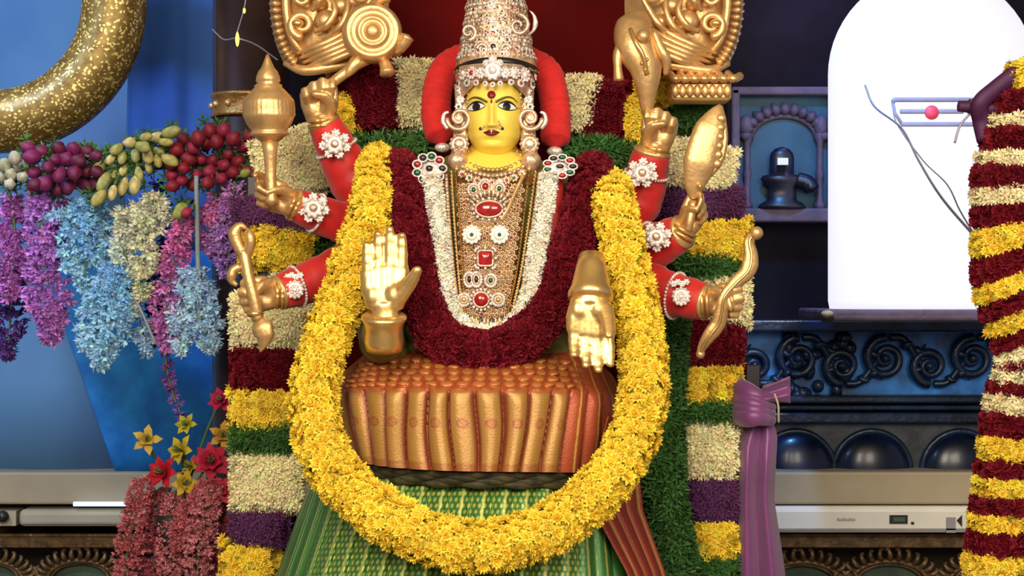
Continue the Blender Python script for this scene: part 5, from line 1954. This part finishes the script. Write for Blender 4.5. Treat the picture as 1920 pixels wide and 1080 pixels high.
# ================================================================== attributes in the hands
# mace / bud topped sceptre
mc = thing('gold_mace', 'gold bud-headed mace with fluted belt held upright', 'mace', at(512, 345, -.16))
base = at(508, 345, -.17)
k_ = ks(-.17)
tilt = axis_to(nrm([-.02, -.05, 1]), base)
prof = [(2, 242), (6, 232), (10, 222), (13, 216), (18, 210), (22, 200), (23, 192), (20, 188), (26, 184), (26, 180), (34, 172), (41, 164), (42, 162), (46, 158), (46.5, 154), (47, 148), (47.5, 138), (47, 132), (48, 130), (47, 124), (42, 112), (34, 102), (33, 98), (36, 96), (36, 92), (28, 88), (22, 82), (14, 78)]
V, F = lathe([(r * k_, (z) * k_) for r, z in prof[::-1]], 96, lambda k: (34, .035) if 9 <= k <= 13 else ((0, 0)))
MB().add(xf(V, tilt), F).build('bud_head', M['gold'], mc)
V, F = lathe([(r * k_, z * k_) for r, z in ((10, -40), (13, -30), (10, -20), (11, 30), (13, 60), (17, 80))], 20)
MB().add(xf(V, tilt), F).build('handle', M['gold'], mc)
# goad
gd = thing('gold_goad', 'gold goad with curled flame top and leaf tail held in a fist', 'goad', at(480, 650, -.2))
P = pxpath([(457, 470, -.22), (466, 520, -.225), (476, 560, -.225), (484, 600, -.22)], 8)
MB().add(*tube(P, .014, 12)).build('shaft', M['gold'], gd)
for pts, r in (([(458, 480, -.22), (446, 458, -.22), (440, 438, -.22), (450, 424, -.22), (462, 428, -.22)], (.013, .016, .004)), ([(462, 478, -.22), (470, 455, -.23), (466, 436, -.23), (458, 440, -.23)], (.012, .012, .003)),
               ([(450, 500, -.22), (437, 508, -.22), (434, 525, -.22), (444, 535, -.22)], (.010, .012, .005))):
    P = pxpath(pts, 6)
    MB().add(*tube(P, np.interp(np.linspace(0, 1, len(P)), [0, .5, 1], r), 10)).build('flame_curl', M['gold'], gd)
P = pxpath([(484, 598, -.22), (492, 615, -.225), (496, 635, -.225), (488, 660, -.22)], 8)
MB().add(*tube(P, np.interp(np.linspace(0, 1, len(P)), [0, .3, .6, 1], [.012, .026, .022, .002]), 14, .45)).build('leaf_tail', M['gold'], gd)
V, F = sphere(at(478, 588, -.22), (.02, .02, .011))
MB().add(V, F).build('collar', M['gold_bright'], gd)
# blade
bl = thing('short_sword', 'short gold sword with smooth leaf-shaped blade above the purple flower band', 'sword', at(1305, 400, -.15))
P = pxpath([(1300, 372, -.16), (1303, 345, -.165), (1312, 305, -.17), (1324, 262, -.17), (1340, 222, -.165), (1350, 196, -.16)], 8)
MB().add(*tube(P, np.interp(np.linspace(0, 1, len(P)), [0, .15, .4, .7, .92, 1], [.010, .022, .040, .036, .014, .003]), 24, .4)).build('blade_body', M['gold'], bl)
P2 = pxpath([(1310, 345, -.16), (1345, 310, -.165), (1358, 270, -.165), (1356, 230, -.16), (1349, 200, -.155)], 8)
MB().add(*tube(P2, .0085, 10)).build('raised_rim', M['gold'], bl)
for i in range(6):
    V, F = sphere(at(1352 - i * 1.5, 222 + i * 17, -.172), (.012, .008, .011))
    MB().add(V, F).build('rim_bead', M['gold'], bl)
MB().add(*tube(pxpath([(1300, 378, -.16), (1294, 410, -.165), (1290, 432, -.16)], 5), .011, 12)).build('grip', M['gold'], bl)
# bow
bw = thing('gold_bow', 'curved gold bow with curled tips held in a fist', 'bow', at(1320, 668, -.2))
k_ = 8
P = pxpath([(1416, 436, -.2), (1404, 452, -.205), (1408, 480, -.21), (1402, 508, -.215), (1380, 530, -.22), (1358, 556, -.225), (1352, 585, -.22), (1346, 608, -.215), (1328, 632, -.21), (1316, 652, -.2), (1312, 668, -.195)], 8)
MB().add(*tube(P, np.interp(np.linspace(0, 1, len(P)), [0, .1, .25, .4, .5, .62, .75, .92, 1], [.006, .012, .020, .016, .012, .017, .018, .010, .007]), 14, .55)).build('limb', M['gold'], bw)
MB().add(*tube(P[4:-4] + [0, -.011, 0], .0035, 8)).build('ridge', M['gold_bright'], bw)
MB().add(*sphere(at(1418, 437, -.2), .016)).build('tip_ball', M['gold'], bw)
MB().add(*sphere(at(1313, 664, -.2), .011)).build('tip_ball', M['gold'], bw)

# ================================================================== scroll ornaments at the top of the throne
def gold_scroll(mir, label):
    fxp = (lambda x: x) if not mir else (lambda x: 1900 - x)
    root = thing('scroll_ornament', label, 'ornament', at(fxp(620), 150, .06))
    Y = .06

    def tb(pts, r, nm='scroll', m='gold', flat=1., n=7):
        P = pxpath([(fxp(a), b, c) for a, b, c in pts], n)
        rr = np.interp(np.linspace(0, 1, len(P)), np.linspace(0, 1, len(r)), r)
        MB().add(*tube(P, rr, 12, flat)).build(nm, M[m], root)
    # back plate
    pl_ = MB()
    out = [(510, -90), (506, 0), (512, 60), (526, 105), (545, 128), (600, 122), (680, 118), (720, 100), (728, 40), (730, -90)]
    P2 = catmull([(a, b, 0) for a, b in out], 5)
    c = P2.mean(0)
    n = len(P2)
    Vf = [at(fxp(a), b, Y + .01) for a, b, _ in P2] + [at(fxp(a), b, Y + .05) for a, b, _ in P2] + [at(fxp(c[0]), c[1], Y - .02), at(fxp(c[0]), c[1], Y + .05)]
    F3 = [[2 * n, i, (i + 1) % n] for i in range(n)] + [[2 * n + 1, n + (i + 1) % n, n + i] for i in range(n)]
    F4 = [[i, n + i, n + (i + 1) % n, (i + 1) % n] for i in range(n)]
    pl_.add(np.array(Vf), [np.array(F3), np.array(F4)])
    pl_.build('back_plate', M['gold'], root)
    # ribbed outer border
    ed = catmull([(520, -80, 0), (516, -20, 0), (516, 20, 0), (522, 60, 0), (534, 95, 0), (550, 118, 0)], 6)
    ed = ed[::1]
    for i in range(0, len(ed), 2):
        a, b, _ = ed[i]
        d = nrm(np.array([a - 640, b - 10]))
        q0 = (a - d[0] * 10, b - d[1] * 10)
        q1 = (a + d[0] * 9, b + d[1] * 9)
        P = pxpath([(fxp(q0[0]), q0[1], Y - .015), (fxp(a), b - 1, Y - .035), (fxp(q1[0]), q1[1], Y - .005)], 4)
        MB().add(*tube(P, np.interp(np.linspace(0, 1, len(P)), [0, .5, 1], [.005, .0075, .004]), 8)).build('rib', M['gold'], root)
    tb([(538, -90, Y - .02), (536, -10, Y - .03), (538, 30, Y - .03), (548, 72, Y - .03), (572, 105, Y - .02)], (.010, .010, .009, .006))
    # inner scroll with eye
    sp = spiral((566, 46), 24, 5, 1.4, pi * .5, Y - .04, 30, 1)
    if mir:
        sp = sp * [-1, 1, 1] + [2 * at(950, 0, Y - .04)[0], 0, 0]
    MB().add(*tube(sp, np.linspace(.011, .006, 30), 10)).build('scroll', M['gold'], root)
    MB().add(*sphere(at(fxp(558), 44, Y - .045), (.016, .014, .011))).build('boss', M['gold_bright'], root)
    sp = spiral((568, -4), 20, 4, 1.3, 0, Y - .04, 30, -1)
    if mir:
        sp = sp * [-1, 1, 1] + [2 * at(950, 0, Y - .04)[0], 0, 0]
    MB().add(*tube(sp, np.linspace(.010, .006, 30), 10)).build('scroll', M['gold'], root)
    # feathers sweeping inward
    for i in range(5):
        y = 84 + i * 9
        tb([(556 + i * 6, y + 16, Y - .02), (598 + i * 6, y + 2 - i * 2, Y - .05), (640 + i * 6, y - 18 - i, Y - .05), (676 + i * 4, y - 44 + i * 4, Y - .03)], (.004, .010, .010, .005), 'feather')
    for (a, b, r) in ((612, 40, 22), (640, 12, 18), (660, 42, 16), (600, 8, 14), (628, 62, 14)):
        MB().add(*sphere(at(fxp(a), b, Y - .02), np.array([r * 1.1, 20, r]) * K, 14, 10)).build('boss', M['gold'], root)
    for (pts) in (([(590, 60, Y - .04), (612, 48, Y - .06), (628, 20, Y - .06), (620, -6, Y - .05)]), ([(606, 74, Y - .04), (636, 52, Y - .06), (650, 24, Y - .06), (652, -4, Y - .05)]), ([(640, 70, Y - .04), (666, 44, Y - .055), (682, 20, Y - .05), (700, -10, Y - .05)]),
                  ([(585, 20, Y - .04), (600, 0, Y - .06), (612, -20, Y - .05)]), ([(660, -5, Y - .04), (680, 0, Y - .05), (700, -12, Y - .05)])):
        tb(pts, (.005, .009, .008, .004), 'feather')
    # lower lip
    tb([(534, 118, Y - .01), (570, 132, Y - .03), (620, 126, Y - .035), (676, 118, Y - .02)], (.008, .013, .013, .008), 'lower_lip')
    # fixing rod to the arch
    MB().add(*tube(np.array([at(fxp(600), 60, Y + .03), at(fxp(640), 230, .26)]), .012, 8)).build('rod', M['gold_dark'], root)
    return root, tb


gs, _ = gold_scroll(False, 'gold scrollwork ornament with ribbed edge above the mace side of the idol')
gs2, tb2 = gold_scroll(True, 'gold scrollwork ornament with ribbed edge and slab base above the sword')
bevel(MB().add(*pbox(1258, 152, 1372, 188, .02, .12)).build('base_slab', M['gold'], gs2, smooth=False), .008)
for i in range(7):
    P = pxpath([(1256 + i * 18, 138, .03), (1266 + i * 18, 148, .0), (1280 + i * 18, 142, .03)], 5)
    MB().add(*tube(P, .010, 8)).build('leaf_tooth', M['gold'], gs2)
for i in range(8):
    MB().add(*sphere(at(1266 + i * 14, 170, .015), (.010, .008, .016))).build('boss', M['gold'], gs2)

# drum with rings
dr = thing('gold_drum', 'round gold drum with ringed face and knobbed arms in the raised hand', 'drum', at(697, 130, -.06))
k_ = ks(-.1)
V, F = lathe([(r * k_, z * k_) for r, z in ((2, -55), (38, -50), (52, -34), (57, -10), (56, 8), (50, 20), (46, 22), (40, 18), (30, 16), (29, 22), (25, 24), (22, 20), (15, 20), (14, 25), (8, 29), (1, 30))], 48)
MB().add(xf(V, axis_to((.12, -1, .05), at(698, 62, -.08))), F).build('drum_body', M['gold'], dr)
for pts, r in (([(690, 108, -.06), (668, 118, -.08), (655, 134, -.085), (645, 142, -.08)], (.016, .018, .012, .008)), ([(712, 105, -.06), (722, 120, -.08), (727, 138, -.09)], (.013, .014, .019)),
               ([(738, 98, -.06), (752, 88, -.08), (764, 68, -.085)], (.013, .014, .018)), ([(700, 12, -.06), (716, -5, -.08), (730, -8, -.08)], (.014, .016, .016))):
    P = pxpath(pts, 6)
    MB().add(*tube(P, np.interp(np.linspace(0, 1, len(P)), np.linspace(0, 1, len(r)), r), 14)).build('knobbed_arm', M['gold'], dr)
MB().add(*tube(pxpath([(655, 132, -.08), (630, 150, -.08), (610, 170, -.07)], 6), .013, 12)).build('grip', M['gold'], dr)
# tapered leaping figure on the other side
tp = thing('gold_tapered_emblem', 'gold tapered emblem with hanging foot rising from the uppermost hand on the bow side', 'emblem', at(1215, 225, -.06))
P = pxpath([(1200, 28, -.04), (1188, 60, -.06), (1196, 92, -.075), (1210, 125, -.08), (1213, 165, -.08), (1214, 205, -.07), (1222, 235, -.06)], 8)
MB().add(*tube(P, np.interp(np.linspace(0, 1, len(P)), [0, .12, .3, .5, .75, 1], [.02, .046, .052, .042, .020, .009]), 22, .8)).build('emblem_body', M['gold'], tp)
P = pxpath([(1176, 70, -.07), (1160, 100, -.08), (1158, 124, -.085), (1160, 150, -.08)], 6)
MB().add(*tube(P, np.interp(np.linspace(0, 1, len(P)), [0, .4, .7, 1], [.018, .013, .010, .013]), 12)).build('hanging_foot', M['gold'], tp)
P = pxpath([(1226, 60, -.09), (1238, 90, -.095), (1250, 115, -.09), (1248, 140, -.08)], 6)
MB().add(*tube(P, np.interp(np.linspace(0, 1, len(P)), [0, .5, 1], [.008, .014, .006]), 12)).build('side_fold', M['gold'], tp)
MB().add(*tube(pxpath([(1182, 55, -.1), (1192, 80, -.125), (1206, 105, -.125), (1213, 140, -.11)], 6), .006, 8)).build('ridge', M['gold_bright'], tp)
for (a, b, r) in ((1206, 68, .017), (1204, 118, .006), (1210, 130, .006), (1212, 112, .006)):
    MB().add(*sphere(at(a, b, -.115), r, 12, 8)).build('boss', M['gold'], tp)
